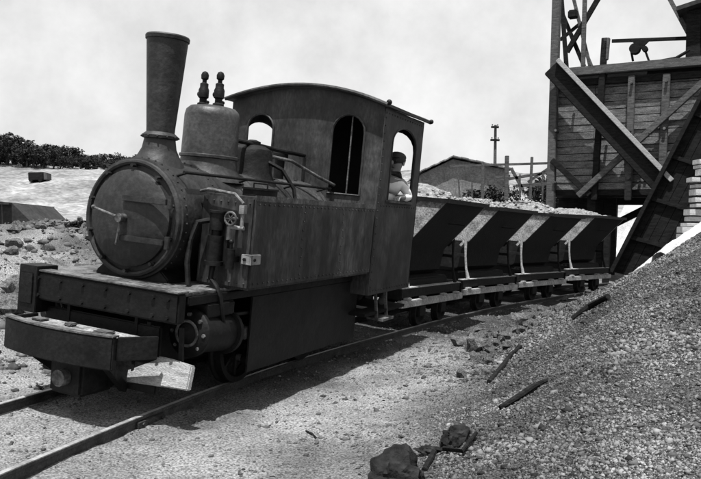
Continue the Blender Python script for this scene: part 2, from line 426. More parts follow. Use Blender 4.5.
# ------------------------------------------------------------------ locomotive
LM = Matrix.Translation((LX, LY, 0)) @ Matrix.Rotation(-TH, 4, 'Z') @ Matrix.Rotation(R(1.03), 4, 'X') @ Matrix.Rotation(CANT, 4, 'Y')
loco = empty('steam_locomotive', LM)
tag(loco, 'black narrow gauge steam locomotive with tall flared chimney and side tanks', 'locomotive')
RB = .435; ZC = 1.263; AC = 2.45; AR = 3.63; W = .862; ZE = 2.45; ZK = 2.60; ZT = 1.494; ZR = .83
# smokebox
mb = MB().lathe((0, 0, ZC), (0, 1, 0), [(RB-.03, -.0), (RB, .012), (RB, .52), (RB-.02, .53)], 56, caps=True)
sb = mb.build('smokebox', 'smokebox_iron', loco)
mb = MB().torus((0, .0, ZC), (0, 1, 0), RB-.035, .022, 56, 8)
mb.build('front_ring', 'smokebox_iron', sb)
mb = MB().lathe((0, -.02, ZC), (0, -1, 0), [(.345, -.02), (.345, .012), (.33, .022), (.25, .045), (.12, .062), (.001, .068)], 48)
dr = mb.build('smokebox_door', 'smokebox_iron', loco)
for zz in (.14, -.14):
    m2 = MB().box(-.02, .36, -.105, -.078, ZC+zz-.02, ZC+zz+.02); m2.cyl((.375, -.075, ZC+zz-.045), (.375, -.075, ZC+zz+.045), .02, n=10)
    m2.build('hinge_strap', 'smokebox_iron', dr, bevel=.004)
m2 = MB().cyl((0, -.08, ZC), (0, -.15, ZC), .03, n=12); m2.cyl((0, -.135, ZC), (-.24, -.135, ZC+.055), .011, .008, n=8); m2.sphere((-.24, -.135, ZC+.055), .016)
m2.cyl((0, -.118, ZC), (-.03, -.118, ZC-.19), .010, .008, n=8)
m2.build('door_handle', 'worn_iron', dr)
m2 = MB()
for i in range(10):
    q = 2*math.pi*(i+.5)/10; x = math.cos(q)*.375; z = ZC+math.sin(q)*.375
    m2.cyl((x, -.01, z), (x, -.05, z), .014, n=6)
for i in range(44):
    q = 2*math.pi*i/44
    for yy in (.05, .47): m2.sphere((math.cos(q)*(RB+.001), yy, ZC+math.sin(q)*(RB+.001)), .009, 6, 4)
o = m2.build('rivets', 'smokebox_iron', sb); o['kind'] = 'stuff'
# saddle under the smokebox
mb = MB().prism([(-.33, ZR-.3), (.33, ZR-.3), (.33, ZR+.02), (.24, ZR+.10), (.2, ZC-.33), (-.2, ZC-.33), (-.24, ZR+.10), (-.33, ZR+.02)], lambda x, z: (x, .03, z), lambda x, z: (x, .48, z))
mb.build('saddle', 'black_iron', loco, bevel=.01)
# boiler with bands
mb = MB().lathe((0, .525, ZC), (0, 1, 0), [(RB-.03, 0), (RB-.03, AC-.525)], 56); bo = mb.build('boiler', 'boiler_iron', loco)
for yy in (.60, 1.12, 1.75, 2.3):
    m2 = MB().lathe((0, yy, ZC), (0, 1, 0), [(RB-.031, 0), (RB-.022, .003), (RB-.022, .045), (RB-.031, .048)], 56, caps=False); m2.build('boiler_band', 'boiler_iron', bo)
# chimney
CA = .22; CX = .012; zb = ZC+RB
mb = MB().lathe((CX, CA, 0), (0, 0, 1), [(.205, zb-.075), (.19, zb-.035), (.150, zb+.03), (.125, zb+.08), (.113, zb+.15), (.130, zb+.155), (.133, zb+.175), (.120, zb+.185),
    (.102, zb+.20), (.104, zb+.24), (.146, 2.52), (.149, 2.560), (.158, 2.565), (.160, 2.588), (.154, 2.598), (.140, 2.598), (.130, 2.50), (.09, 2.0)], 40, caps=False)
ch = mb.build('chimney', 'smokebox_iron', loco)
m2 = MB()
for i in range(12):
    q = 2*math.pi*i/12; m2.sphere((CX+.135*math.cos(q), CA+.135*math.sin(q), zb+.165), .008, 6, 4)
m2.build('rivets', 'smokebox_iron', ch, kind='stuff')
# steam dome and safety valves
DA = .87
mb = MB().lathe((0, DA, 0), (0, 0, 1), [(.30, 1.58), (.27, 1.63), (.235, 1.69), (.228, 1.75), (.222, 2.10), (.212, 2.145), (.18, 2.175), (.10, 2.19), (.001, 2.193)], 40, caps=False)
do = mb.build('steam_dome', 'boiler_iron', loco)
m2 = MB().lathe((0, DA, 0), (0, 0, 1), [(.231, 1.76), (.242, 1.765), (.242, 1.785), (.231, 1.79)], 40, caps=False); m2.build('dome_band', 'boiler_iron', do)
for x, y_ in ((-.075, DA-.04), (.075, DA-.04)):
    m2 = MB().lathe((x, y_, 0), (0, 0, 1), [(.046, 2.16), (.046, 2.20), (.030, 2.21), (.030, 2.24), (.043, 2.25), (.043, 2.31), (.034, 2.33), (.034, 2.36), (.018, 2.37), (.018, 2.39), (.030, 2.40), (.032, 2.43), (.022, 2.452), (.006, 2.46)], 14)
    m2.cyl((x, y_, 2.22), (x, y_+.07, 2.22), .014, n=8); m2.cyl((x-.05, y_, 2.275), (x-.035, y_, 2.275), .02, n=8)
    m2.build('safety_valve', 'black_iron', loco)
# sandbox behind the dome
mb = MB().lathe((0, 1.52, 0), (0, 0, 1), [(.26, 1.57), (.215, 1.64), (.19, 1.70), (.185, 1.86), (.17, 1.90), (.12, 1.93), (.07, 1.94), (.07, 1.97), (.03, 1.985), (.001, 1.985)], 32, caps=False)
sd_ = mb.build('sandbox', 'black_iron', loco)
MB().tube([(.17, 1.52, 1.80), (.30, 1.56, 1.74), (.40, 1.62, 1.58), (.43, 1.62, 1.45)], .018).build('sand_pipe', 'black_iron', loco)
MB().tube([(.08, 1.62, 1.86), (.2, 1.9, 1.84), (.34, 2.2, 1.72), (.40, 2.44, 1.66)], .016).build('steam_pipe', 'worn_iron', loco)
MB().tube([(.0, DA+.2, 1.92), (.02, 1.25, 1.95), (.04, 2.0, 1.93), (.04, 2.44, 1.93)], .02).build('steam_pipe', 'black_iron', loco)
m2 = MB().cyl((-.1, 2.2, 1.66), (-.1, 2.2, 1.88), .05, n=12); m2.cyl((-.1, 2.2, 1.88), (-.1, 2.2, 1.92), .08, n=12); m2.cyl((-.1, 2.2, 1.80), (-.26, 2.2, 1.80), .02, n=8); m2.torus((-.27, 2.2, 1.80), (1, 0, 0), .05, .008, 16, 6)
m2.build('steam_valve', 'black_iron', loco)
# handrails
for sd in (-1, 1):
    m2 = MB().tube([(sd*.37, .06, 1.62), (sd*.37, AC-.02, 1.62)], .012)
    for yy in (.1, .9, 1.7, 2.35): m2.cyl((sd*.25, yy, 1.58), (sd*.37, yy, 1.62), .010, n=6)
    m2.build('handrail', 'black_iron', loco)
# side tanks
for sd in (-1, 1):
    mb = MB().box(min(sd*.41, sd*W), max(sd*.41, sd*W), (.235 if sd > 0 else 1.45), AC-.003, ZR+.004, ZT); tk = mb.build('side_tank', 'tank_iron', loco, bevel=.018)
    m2 = MB()
    for zz in (ZR+.05, ZT-.05):
        for a_ in np.arange(.29 if sd > 0 else 1.5, AC-.05, .07): m2.sphere((sd*(W+.001), a_, zz), .008, 6, 4)
    for a_ in ((.98, 1.72) if sd > 0 else (1.9,)):
        for zz in np.arange(ZR+.08, ZT-.05, .07): m2.sphere((sd*(W+.001), a_, zz), .008, 6, 4)
    for x in np.arange(.46, .84, .06): m2.sphere((sd*x, .234 if sd > 0 else 1.449, ZT-.05), .008, 6, 4); m2.sphere((sd*x, .234 if sd > 0 else 1.449, ZR+.05), .008, 6, 4)
    m2.build('rivets', 'tank_iron', tk, kind='stuff')
    MB().box(sd*W-.004, sd*W+.004, .233 if sd > 0 else 1.448, AC-.01, ZT-.03, ZT+.012).build('tank_edging', 'worn_iron', tk, bevel=.002)
    FY = .62 if sd > 0 else 1.85
    m2 = MB().cyl((sd*.66, FY, ZT), (sd*.66, FY, ZT+.05), .13, n=24); m2.cyl((sd*.66, FY, ZT+.05), (sd*.66, FY, ZT+.065), .14, n=24); m2.tube([(sd*.66-.06, FY, ZT+.06), (sd*.66-.06, FY, ZT+.10), (sd*.66+.06, FY, ZT+.10), (sd*.66+.06, FY, ZT+.06)], .008, 6)
    m2.build('filler_lid', 'black_iron', tk)
# fittings on the front of the near tank
m2 = MB().cyl((.60, .17, 1.02), (.60, .17, 1.20), .055, n=16); m2.cyl((.60, .17, 1.20), (.60, .17, 1.24), .03, n=12); m2.cyl((.60, .17, 1.24), (.60, .17, 1.36), .05, n=16); m2.cyl((.60, .17, .99), (.60, .17, 1.02), .068, n=16); m2.cyl((.6, .17, 1.36), (.6, .17, 1.375), .06, n=16)
m2.box(.52, .68, .2, .236, 1.0, 1.38); m2.build('feed_pump', 'black_iron', loco)
m2 = MB().torus((.73, .14, 1.33), (0, 1, 0), .045, .008, 18, 6); m2.cyl((.73, .14, 1.33), (.73, .236, 1.33), .012, n=8)
for q in (0, 60, 120): m2.bar((.73-.045*math.cos(R(q)), .14, 1.33-.045*math.sin(R(q))), (.73+.045*math.cos(R(q)), .14, 1.33+.045*math.sin(R(q))), .006, .006)
m2.build('hand_wheel', 'worn_iron', loco)
m2 = MB().box(.78, .82, .16, .20, 1.37, 1.43); m2.cyl((.80, .18, 1.28), (.80, .18, 1.37), .013, n=8); m2.cyl((.70, .18, 1.27), (.82, .18, 1.27), .014, n=8); m2.cyl((.70, .18, 1.18), (.70, .18, 1.27), .016, n=8)
m2.build('feed_valve', 'bright_iron', loco)
MB().tube([(.60, .17, .99), (.60, .15, .90), (.66, .14, .85), (.70, .14, .78), (.70, .2, .6)], .018).build('feed_pipe', 'black_iron', loco)
MB().tube([(.52, .20, 1.30), (.46, .14, 1.28), (.44, .1, 1.15), (.45, .07, 1.0), (.48, .06, .84)], .02).build('exhaust_pipe', 'black_iron', loco)
MB().tube([(.41, .22, 1.50), (.5, .19, 1.52), (.72, .19, 1.50), (.80, .18, 1.44)], .012).build('feed_pipe', 'worn_iron', loco)
m2 = MB().box(.80, W+.02, .205, .233, 1.02, 1.09); m2.box(W+.001, W+.02, .205, .34, 1.02, 1.09); m2.build('tank_bracket', 'bright_iron', loco, bevel=.004)
m2 = MB().cyl((W+.019, .25, 1.055), (W+.028, .25, 1.055), .012, n=6); m2.cyl((.83, .206, 1.055), (.83, .195, 1.055), .012, n=6); m2.build('bracket_bolts', 'black_iron', loco, kind='stuff')
m2 = MB().cyl((.74, .16, .98), (.74, .16, 1.12), .03, n=12); m2.cyl((.74, .16, 1.12), (.74, .16, 1.16), .012, n=8); m2.sphere((.74, .16, 1.17), .018); m2.box(.71, .77, .16, .236, 1.03, 1.07); m2.build('lubricator', 'black_iron', loco)
# running boards and front deck
for sd in (-1, 1):
    MB().box(min(sd*.30, sd*.675), max(sd*.30, sd*.675), -.24, AC, ZR-.025, ZR).build('running_board', 'worn_iron', loco, bevel=.005)
    MB().box(min(sd*.655, sd*.69), max(sd*.655, sd*.69), -.20, AC-.02, ZR-.085, ZR-.027).build('board_edge_angle', 'black_iron', loco, bevel=.004)
MB().box(-.298, .298, -.24, .03, ZR-.022, ZR-.002).build('front_deck', 'worn_iron', loco, bevel=.004)
bb = MB().box(-.68, .70, -.33, -.243, .635, ZR+.004).build('buffer_beam', 'black_iron', loco, bevel=.012)
MB().box(-.68, .70, -.338, -.225, ZR+.005, ZR+.017).build('sunlit_capping', 'worn_iron', bb, bevel=.003)  # paler strip paints the sunlit top edge of the beam
m2 = MB()
for x in (-.62, -.5, -.3, -.1, .1, .3, .5, .62):
    for z in (.67, .79): m2.cyl((x, -.33, z), (x, -.345, z), .014, n=6)
m2.build('beam_bolts', 'black_iron', bb, kind='stuff')
m2 = MB().box(-.672, -.50, -.352, -.16, .54, .87); m2.box(-.65, -.53, -.362, -.353, .60, .82); m2.build('end_block', 'black_iron', loco, bevel=.02)
# lower step with pale dust, carried ahead of the beam
def arc(x0, x1, y0, bow, n=14): return [(x0+(x1-x0)*i/n, y0-bow*(1-(2*i/n-1)**2)) for i in range(n+1)]
fr = arc(-.50, .43, -.60, .07); bk_ = [(x, y+.05) for x, y in reversed(fr)]
MB().prism(fr+bk_, lambda x, y: (x, y, .335), lambda x, y: (x, y, .545)).build('step_front', 'black_iron', loco, bevel=.008, ang=50)
MB().prism([(x, y+.051) for x, y in fr]+[(.56, -.34), (-.50, -.34)], lambda x, y: (x, y, .45), lambda x, y: (x, y, .522)).build('step_deck', 'dust_deck', loco, bevel=.004, ang=50)
MB().prism([(x, y-.004) for x, y in fr]+[(x, y+.054) for x, y in reversed(fr)], lambda x, y: (x, y, .546), lambda x, y: (x, y, .556)).build('step_capping', 'worn_iron', loco, ang=50)
MB().box(-.50, -.47, -.545, -.34, .36, .545).build('step_side', 'black_iron', loco, bevel=.004)
MB().bar((.432, -.560, .47), (.57, -.34, .47), .03, .15).build('step_side', 'black_iron', loco, bevel=.004)
for x, l_, h_ in ((-.40, .10, .538), (-.12, .07, .545), (.16, .12, .541)): MB().box(x, x+l_, -.50+.05*random.random(), -.40, .523, h_).build('deck_block', 'old_wood', loco, bevel=.008)
# drawgear below the step
MB().box(-.52, .50, -.235, -.20, .12, .582).build('front_stretcher', 'black_iron', loco, bevel=.01)
MB().box(-.12, .16, -.56, -.24, .10, .33).build('drawgear_box', 'black_iron', loco, bevel=.02)
MB().cyl((.02, -.56, .22), (.02, -.62, .22), .055, n=16).build('coupling_pocket', 'worn_iron', loco)
MB().bar((-.42, -.50, .34), (-.30, -.24, .12), .05, .05).build('step_stay', 'black_iron', loco)
MB().bar((.30, -.50, .34), (.24, -.24, .12), .05, .05).build('step_stay', 'black_iron', loco)

# guard board of pale timber ahead of the near wheel
Mg = Matrix.Translation((.55, -.24, .30)) @ Matrix.Rotation(R(-8), 4, 'Z') @ Matrix.Rotation(R(-16), 4, 'X') @ Matrix.Rotation(R(-9), 4, 'Y')
MB().prism([(-.30, -.09), (.25, -.12), (.26, .04), (.06, .08), (-.12, .10), (-.30, .0)], lambda x, z: Mg @ Vector((x, -.02, z)), lambda x, z: Mg @ Vector((x, .025, z))).build('guard_board', 'pale_wood', loco, bevel=.008)
for x in (.40, .66): MB().bar((x, -.19, .28), (x, -.22, .60), .03, .02).build('guard_bracket', 'black_iron', loco)
# frames, wheels, cylinders, motion
for sd in (-1, 1):
    MB().box(sd*.30-.012, sd*.30+.012, -.24, AR-.05, .24, ZR-.03).build('frame_plate', 'black_iron', loco)
def wheel(par, cx, a_, z, r, name='wheel', sgn=1, mt='black_iron'):
    mb = MB().lathe((cx-sgn*.04, a_, z), (sgn, 0, 0), [(r-.045, 0), (r+.02, 0), (r+.02, .02), (r, .03), (r-.004, .095), (r-.045, .095), (r-.05, .02)], 36, caps=False)
    wv = mb.build(name, mt, par)
    m2 = MB().cyl((cx-sgn*.04, a_, z), (cx+sgn*.065, a_, z), .05, n=16)
    for k in range(8):
        q = 2*math.pi*k/8; m2.bar((cx+sgn*.01, a_, z), (cx+sgn*.01, a_+math.cos(q)*(r-.035), z+math.sin(q)*(r-.035)), .03, .022)
    m2.build('spokes', mt, wv); return wv
for sd in (-1, 1):
    for a_ in (.85, 1.95):
        wh = wheel(loco, sd*.41, a_, .29, .29, sgn=sd)
        MB().cyl((sd*.44, a_, .20), (sd*.54, a_, .20), .028, n=12).build('crank_pin', 'worn_iron', wh)
    mb = MB().bar((sd*.52, .85, .20), (sd*.52, 1.95, .20), .03, .05); mb.cyl((sd*.50, .85, .20), (sd*.545, .85, .20), .05, n=14); mb.cyl((sd*.50, 1.95, .20), (sd*.545, 1.95, .20), .05, n=14); mb.build('coupling_rod', 'black_iron', loco)
    x = sd*.60
    cy = MB().lathe((x, -.05, .535), Vector((0, 1, -.10)), [(.05, -.03), (.07, -.02), (.150, -.012), (.165, 0), (.165, .03), (.140, .035), (.140, .40), (.165, .405), (.165, .44), (.05, .45)], 28).build('cylinder', 'black_iron', loco)
    MB().box(x-.1, x+.1, .0, .34, .64, ZR-.09).build('steam_chest', 'black_iron', cy, bevel=.01)
    m2 = MB()
    for k in range(8):
        q = 2*math.pi*k/8; m2.cyl((x+.13*math.cos(q), -.075, .535+.13*math.sin(q)), (x+.13*math.cos(q), -.05, .535+.13*math.sin(q)), .014, n=6)
    m2.build('cover_studs', 'worn_iron', cy, kind='stuff')
    MB().torus((x, -.078, .535), (0, 1, 0), .085, .010, 24, 6).build('cover_rim', 'worn_iron', cy)
    MB().bar((x, .36, .53), (x, .95, .47), .03, .02).bar((x, .36, .43), (x, .95, .37), .03, .02).build('guide_bar', 'black_iron', loco)
    MB().box(x-.04, x+.04, .62, .74, .40, .50).build('crosshead', 'worn_iron', loco, bevel=.008)
    MB().bar((x-.01*sd, .68, .45), (sd*.57, 1.95, .20), .025, .06).build('connecting_rod', 'black_iron', loco)
    MB().tube([(x+sd*.03, .30, .62), (x+sd*.03, .9, .60), (x+sd*.03, 1.2, .62)], .014).build('valve_rod', 'black_iron', loco)
    MB().box(x-.012, x+.012, 1.16, 1.24, .42, .74).build('expansion_link', 'black_iron', loco, bevel=.004)
for a_ in (.85, 1.95): MB().cyl((-.42, a_, .29), (.42, a_, .29), .055, n=14).build('axle', 'black_iron', loco)
MB().box(-.28, .28, 1.2, 2.3, .30, .80).build('ashpan', 'inside_iron', loco)
MB().box(.655, .672, .62, AC+.20, .15, ZR-.09).build('shade_skirt', 'black_iron', loco, bevel=.006)  # added dark plates stand in for the shade under the tanks
MB().box(-.672, -.655, .62, AC+.20, .15, ZR-.09).build('shade_skirt', 'black_iron', loco, bevel=.006)
# cab
def arch(w_, ze, zk, n=16, rev=False):
    pts = []
    for i in range(n+1):
        t = i/n; x = -w_+2*w_*t; pts.append((x, ze+(zk-ze)*(1-(2*t-1)**2)))
    return pts[::-1] if rev else pts
def archwin(cx, hw, z0, z1, n=10):
    r = hw; pts = [(cx-hw, z0), (cx+hw, z0)]
    for i in range(n+1):
        q = math.pi*i/n; pts.append((cx+hw*math.cos(q), z1-r+r*math.sin(q)))
    return pts
MF = lambda a_: Matrix.Translation((0, a_, 0)) @ Matrix(((1,0,0,0),(0,0,-1,0),(0,1,0,0),(0,0,0,1)))
outer = [(-W, .62), (W, .62)] + arch(W, ZE, ZK, rev=True)
fw_ = link('cab_front', plate(outer, [archwin(-.50, .155, 1.70, 2.33), archwin(.50, .175, 1.58, 2.36)], .02, MF(AC+.01)), 'cab_iron', loco)
for cx, hw, z0, z1 in ((-.50, .155, 1.70, 2.33), (.50, .175, 1.58, 2.36)):
    p = archwin(cx, hw, z0, z1); MB().tube([(x, AC-.004, z) for x, z in p+[p[0]]], .012, 6).build('window_rim', 'cab_iron', fw_)
MB().bar((.52, AC+.03, 1.58), (.52, AC+.03, 2.36), .012, .012).build('window_bar', 'worn_iron', fw_)
rw = link('cab_rear', plate(outer, [archwin(-.55, .22, 1.42, 2.33), archwin(.55, .22, 1.42, 2.33)], .02, MF(AR-.01)), 'inside_iron', loco)
MS = lambda x: Matrix.Translation((x, 0, 0)) @ Matrix(((0,0,1,0),(1,0,0,0),(0,1,0,0),(0,0,0,1)))
for sd in (-1, 1):
    so_ = [(AC+.022, .62), (AR-.022, .62), (AR-.022, ZE-.002), (AC+.022, ZE-.002)]
    ph = [(AC+.28, 1.56), (AR-.20, 1.56)]; a0, a1 = AC+.28, AR-.20; cxm = (a0+a1)/2; hw = (a1-a0)/2
    for i in range(13):
        q = math.pi*i/12; ph.append((cxm+hw*math.cos(q), 2.14+.17*math.sin(q)))
    sw_ = link('cab_side', plate(so_, [ph], .018, MS(sd*(W-.009))), 'cab_iron', loco)
    MB().tube([(sd*W, y_, z) for y_, z in ph+[ph[0]]], .010, 6).build('opening_rim', 'cab_iron', sw_)
    MB().bar((sd*(W+.012), a0-.03, 1.55), (sd*(W+.012), a1+.03, 1.55), .05, .025).build('arm_rest', 'old_wood', sw_)
    m2 = MB()
    for a_ in np.arange(AC+.05, AR-.03, .075): m2.sphere((sd*(W+.001), a_, 1.50), .008, 6, 4); m2.sphere((sd*(W+.001), a_, .66), .008, 6, 4); m2.sphere((sd*(W+.001), a_, ZE-.05), .008, 6, 4)
    for zz in np.arange(.7, 2.4, .075): m2.sphere((sd*(W+.001), AC+.045, zz), .008, 6, 4)
    m2.build('rivets', 'cab_iron', sw_, kind='stuff')
    m2 = MB().bar((sd*.80, AC+.35, .62), (sd*.84, AC+.35, .36), .02, .03).bar((sd*.80, AC+.62, .62), (sd*.84, AC+.62, .36), .02, .03); m2.box(min(sd*.74, sd*.92), max(sd*.74, sd*.92), AC+.33, AC+.64, .335, .36); m2.build('cab_step', 'worn_iron', loco)
# roof sheet, thick rolled edge
pts = arch(W+.05, ZE-.006, ZK+.012, 20)
mb = MB().prism([(x, z+.004) for x, z in pts]+[(x, z+.03) for x, z in reversed(pts)], lambda x, z: (x, AC-.07, z), lambda x, z: (x, AR+.07, z))
rf = mb.build('cab_roof', 'cab_iron', loco, ang=40)
MB().tube([(x, AC-.075, z+.015) for x, z in pts], .020, 8).build('roof_rim', 'cab_iron', rf)
MB().tube([(x, AR+.075, z+.015) for x, z in pts], .020, 8).build('roof_rim', 'cab_iron', rf)
MB().sphere((W+.055, AC-.05, ZE+.035), .028).build('roof_lug', 'black_iron', rf)
MB().sphere((W+.055, AR+.07, ZE+.020), .026).build('roof_lug', 'black_iron', rf)
MB().box(-W+.02, W-.02, AC+.023, AR-.023, .40, .43).build('cab_floor', 'inside_iron', loco)
MB().lathe((0, AC+.022, 1.35), (0, 1, 0), [(.40, 0), (.40, .12), (.38, .14)], 32).build('boiler_backhead', 'inside_iron', loco)
m2 = MB().box(-.5, .5, AR-.05, AR+.16, .5, .60); m2.build('rear_beam', 'black_iron', loco, bevel=.01)
MB().box(-.35, .35, AR+.0, AR+.22, .34, .46).build('drawbar', 'black_iron', loco, bevel=.01)

# ------------------------------------------------------------------ driver in the cab
def skin_mesh(name, joints, edges, sub=2):
    me = bpy.data.meshes.new(name); me.from_pydata([j[0] for j in joints], edges, []); me.update()
    o = bpy.data.objects.new(name, me); C.objects.link(o)
    md = o.modifiers.new('s', 'SKIN'); md.use_smooth_shade = True; 
    if not me.skin_vertices: me.attributes.new('x', 'FLOAT', 'POINT')
    for i, j in enumerate(joints):
        r = j[1] if isinstance(j[1], tuple) else (j[1], j[1]); me.skin_vertices[0].data[i].radius = r
    me.skin_vertices[0].data[0].use_root = True
    m2 = o.modifiers.new('d', 'SUBSURF'); m2.levels = sub; m2.render_levels = sub
    dg = bpy.context.evaluated_depsgraph_get(); res = bpy.data.meshes.new_from_object(o.evaluated_get(dg))
    bpy.data.objects.remove(o); return res
person = empty('person', LM @ Matrix.Translation((.725, AC+.70, .43)))
tag(person, 'driver in white shirt and dark soft cap leaning on the sill of the cab opening', 'person')
# local: x towards near side, y rearward, z up from the cab floor; looks forward (-y)
J = [((-.12,.02,.90),(.13,.11)), ((-.09,.03,1.08),(.13,.10)), ((-.04,.05,1.22),(.16,.11)), ((.0,.05,1.33),(.12,.09)), ((.02,.03,1.40),(.055,.055)), ((.03,.01,1.46),(.052,.055)),
     ((.035,-.005,1.51),(.078,.09)), ((.035,-.005,1.57),(.078,.095)), ((.035,.0,1.62),(.055,.065)),
     ((.12,.02,1.31),(.058,.058)), ((.155,.07,1.24),(.046,.046)), ((.175,.11,1.175),(.040,.040)), ((.170,-.04,1.175),(.034,.034)), ((.165,-.12,1.175),(.025,.021)), ((.165,-.17,1.172),(.03,.016)),
     ((-.17,.08,1.30),(.06,.06)), ((-.26,.05,1.08),(.048,.048)), ((-.22,-.14,1.0),(.038,.038)), ((-.2,-.26,1.04),(.026,.022)), ((-.2,-.31,1.05),(.03,.016)),
     ((-.03,.02,.80),(.10,.10)), ((-.0,.0,.45),(.065,.07)), ((.02,.04,.09),(.045,.045)), ((.03,-.09,.04),(.045,.035)),
     ((-.21,.04,.80),(.10,.10)), ((-.24,.05,.45),(.065,.07)), ((-.26,.09,.09),(.045,.045)), ((-.26,-.04,.04),(.045,.035))]
E_ = [(0,1),(1,2),(2,3),(3,4),(4,5),(5,6),(6,7),(7,8),(3,9),(9,10),(10,11),(11,12),(12,13),(13,14),(3,15),(15,16),(16,17),(17,18),(18,19),(0,20),(20,21),(21,22),(22,23),(0,24),(24,25),(25,26),(26,27)]
for k, (dx, L) in enumerate(((-.024,.055),(-.008,.068),(.008,.064),(.024,.05))):      # fingers of the hand on the sill
    for hidx, (hx, hy, hz) in ((14, (.165,-.17,1.172)), (19, (-.2,-.31,1.05))):
        n0 = len(J); J += [((hx+dx, hy-.03, hz-.003), (.009,.009)), ((hx+dx*1.1, hy-.03-L*.55, hz-.016), (.0085,.0085)), ((hx+dx*1.1, hy-.03-L*.8, hz-.045), (.0075,.0075))]
        E_ += [(hidx, n0), (n0, n0+1), (n0+1, n0+2)]
for hidx, (hx, hy, hz) in ((13, (.165,-.12,1.175)), (18, (-.2,-.26,1.04))):
    n0 = len(J); J += [((hx-.04, hy-.025, hz-.01), (.010,.010)), ((hx-.055, hy-.065, hz-.02), (.009,.009))]; E_ += [(hidx, n0), (n0, n0+1)]
try:
    bme = skin_mesh('body', J, E_, 2)
except Exception as ex:
    print('skin failed', ex); raise
bme.materials.clear(); bme.materials.append(MATS['skin']); bme.materials.append(MATS['trousers'])
for p in bme.polygons:
    p.use_smooth = True; p.material_index = 1 if p.center.z < .93 and abs(p.center.x+.1) < .26 and p.center.y > -.2 else 0
body = link('body', bme, None, person)
def face_part(): 
    hx, hy, hz = .035, -.01, 1.53
    m = MB().sphere((hx, hy-.105, hz-.005), .016, 8, 6, (.8, 1.2, 1.5)); m.sphere((hx-.085, hy+.01, hz), .022, 8, 6, (.4, .8, 1.3)); m.sphere((hx+.085, hy+.01, hz), .022, 8, 6, (.4, .8, 1.3)); m.build('nose_and_ears', 'skin', body)
    m = MB().sphere((hx-.032, hy-.088, hz+.018), .011, 8, 6); m.sphere((hx+.032, hy-.088, hz+.018), .011, 8, 6); m.build('eyes', 'hair', body)
    MB().sphere((hx, hy-.092, hz-.05), .02, 8, 6, (1.2, .4, .3)).build('mouth', 'trousers', body)
    m = MB().sphere((hx, hy+.015, hz+.035), .104, 16, 10, (.92, 1.05, .80)); m.build('hair', 'hair', person)
    m = MB().sphere((hx, hy+.02, hz+.06), .098, 16, 8, (.98, 1.1, .62)); m.sphere((hx, hy-.07, hz+.055), .06, 12, 6, (1.1, .9, .18)); m.build('soft_cap', 'hair', person)
face_part()
SJ = [J[i] for i in (0,1,2,3,9,10,11,15,16,17)]
grow = lambda r, g: (r[0]+g, r[1]+g)
SJ = [(SJ[0][0], grow(SJ[0][1], .015))]+[(p, grow(r, .012)) for p, r in SJ[1:4]]+[(p, grow(r, .006)) for p, r in SJ[4:]]+[((.170,-.06,1.175), (.038,.038)), ((-.205,-.21,1.02), (.040,.040)), ((.015,.045,1.375), (.075,.07))]
sme = skin_mesh('shirt', SJ, [(0,1),(1,2),(2,3),(3,4),(4,5),(5,6),(3,7),(7,8),(8,9),(6,10),(9,11),(3,12)], 2)
sme.materials.clear()
for p in sme.polygons: p.use_smooth = True
link('shirt', sme, 'shirt', person)

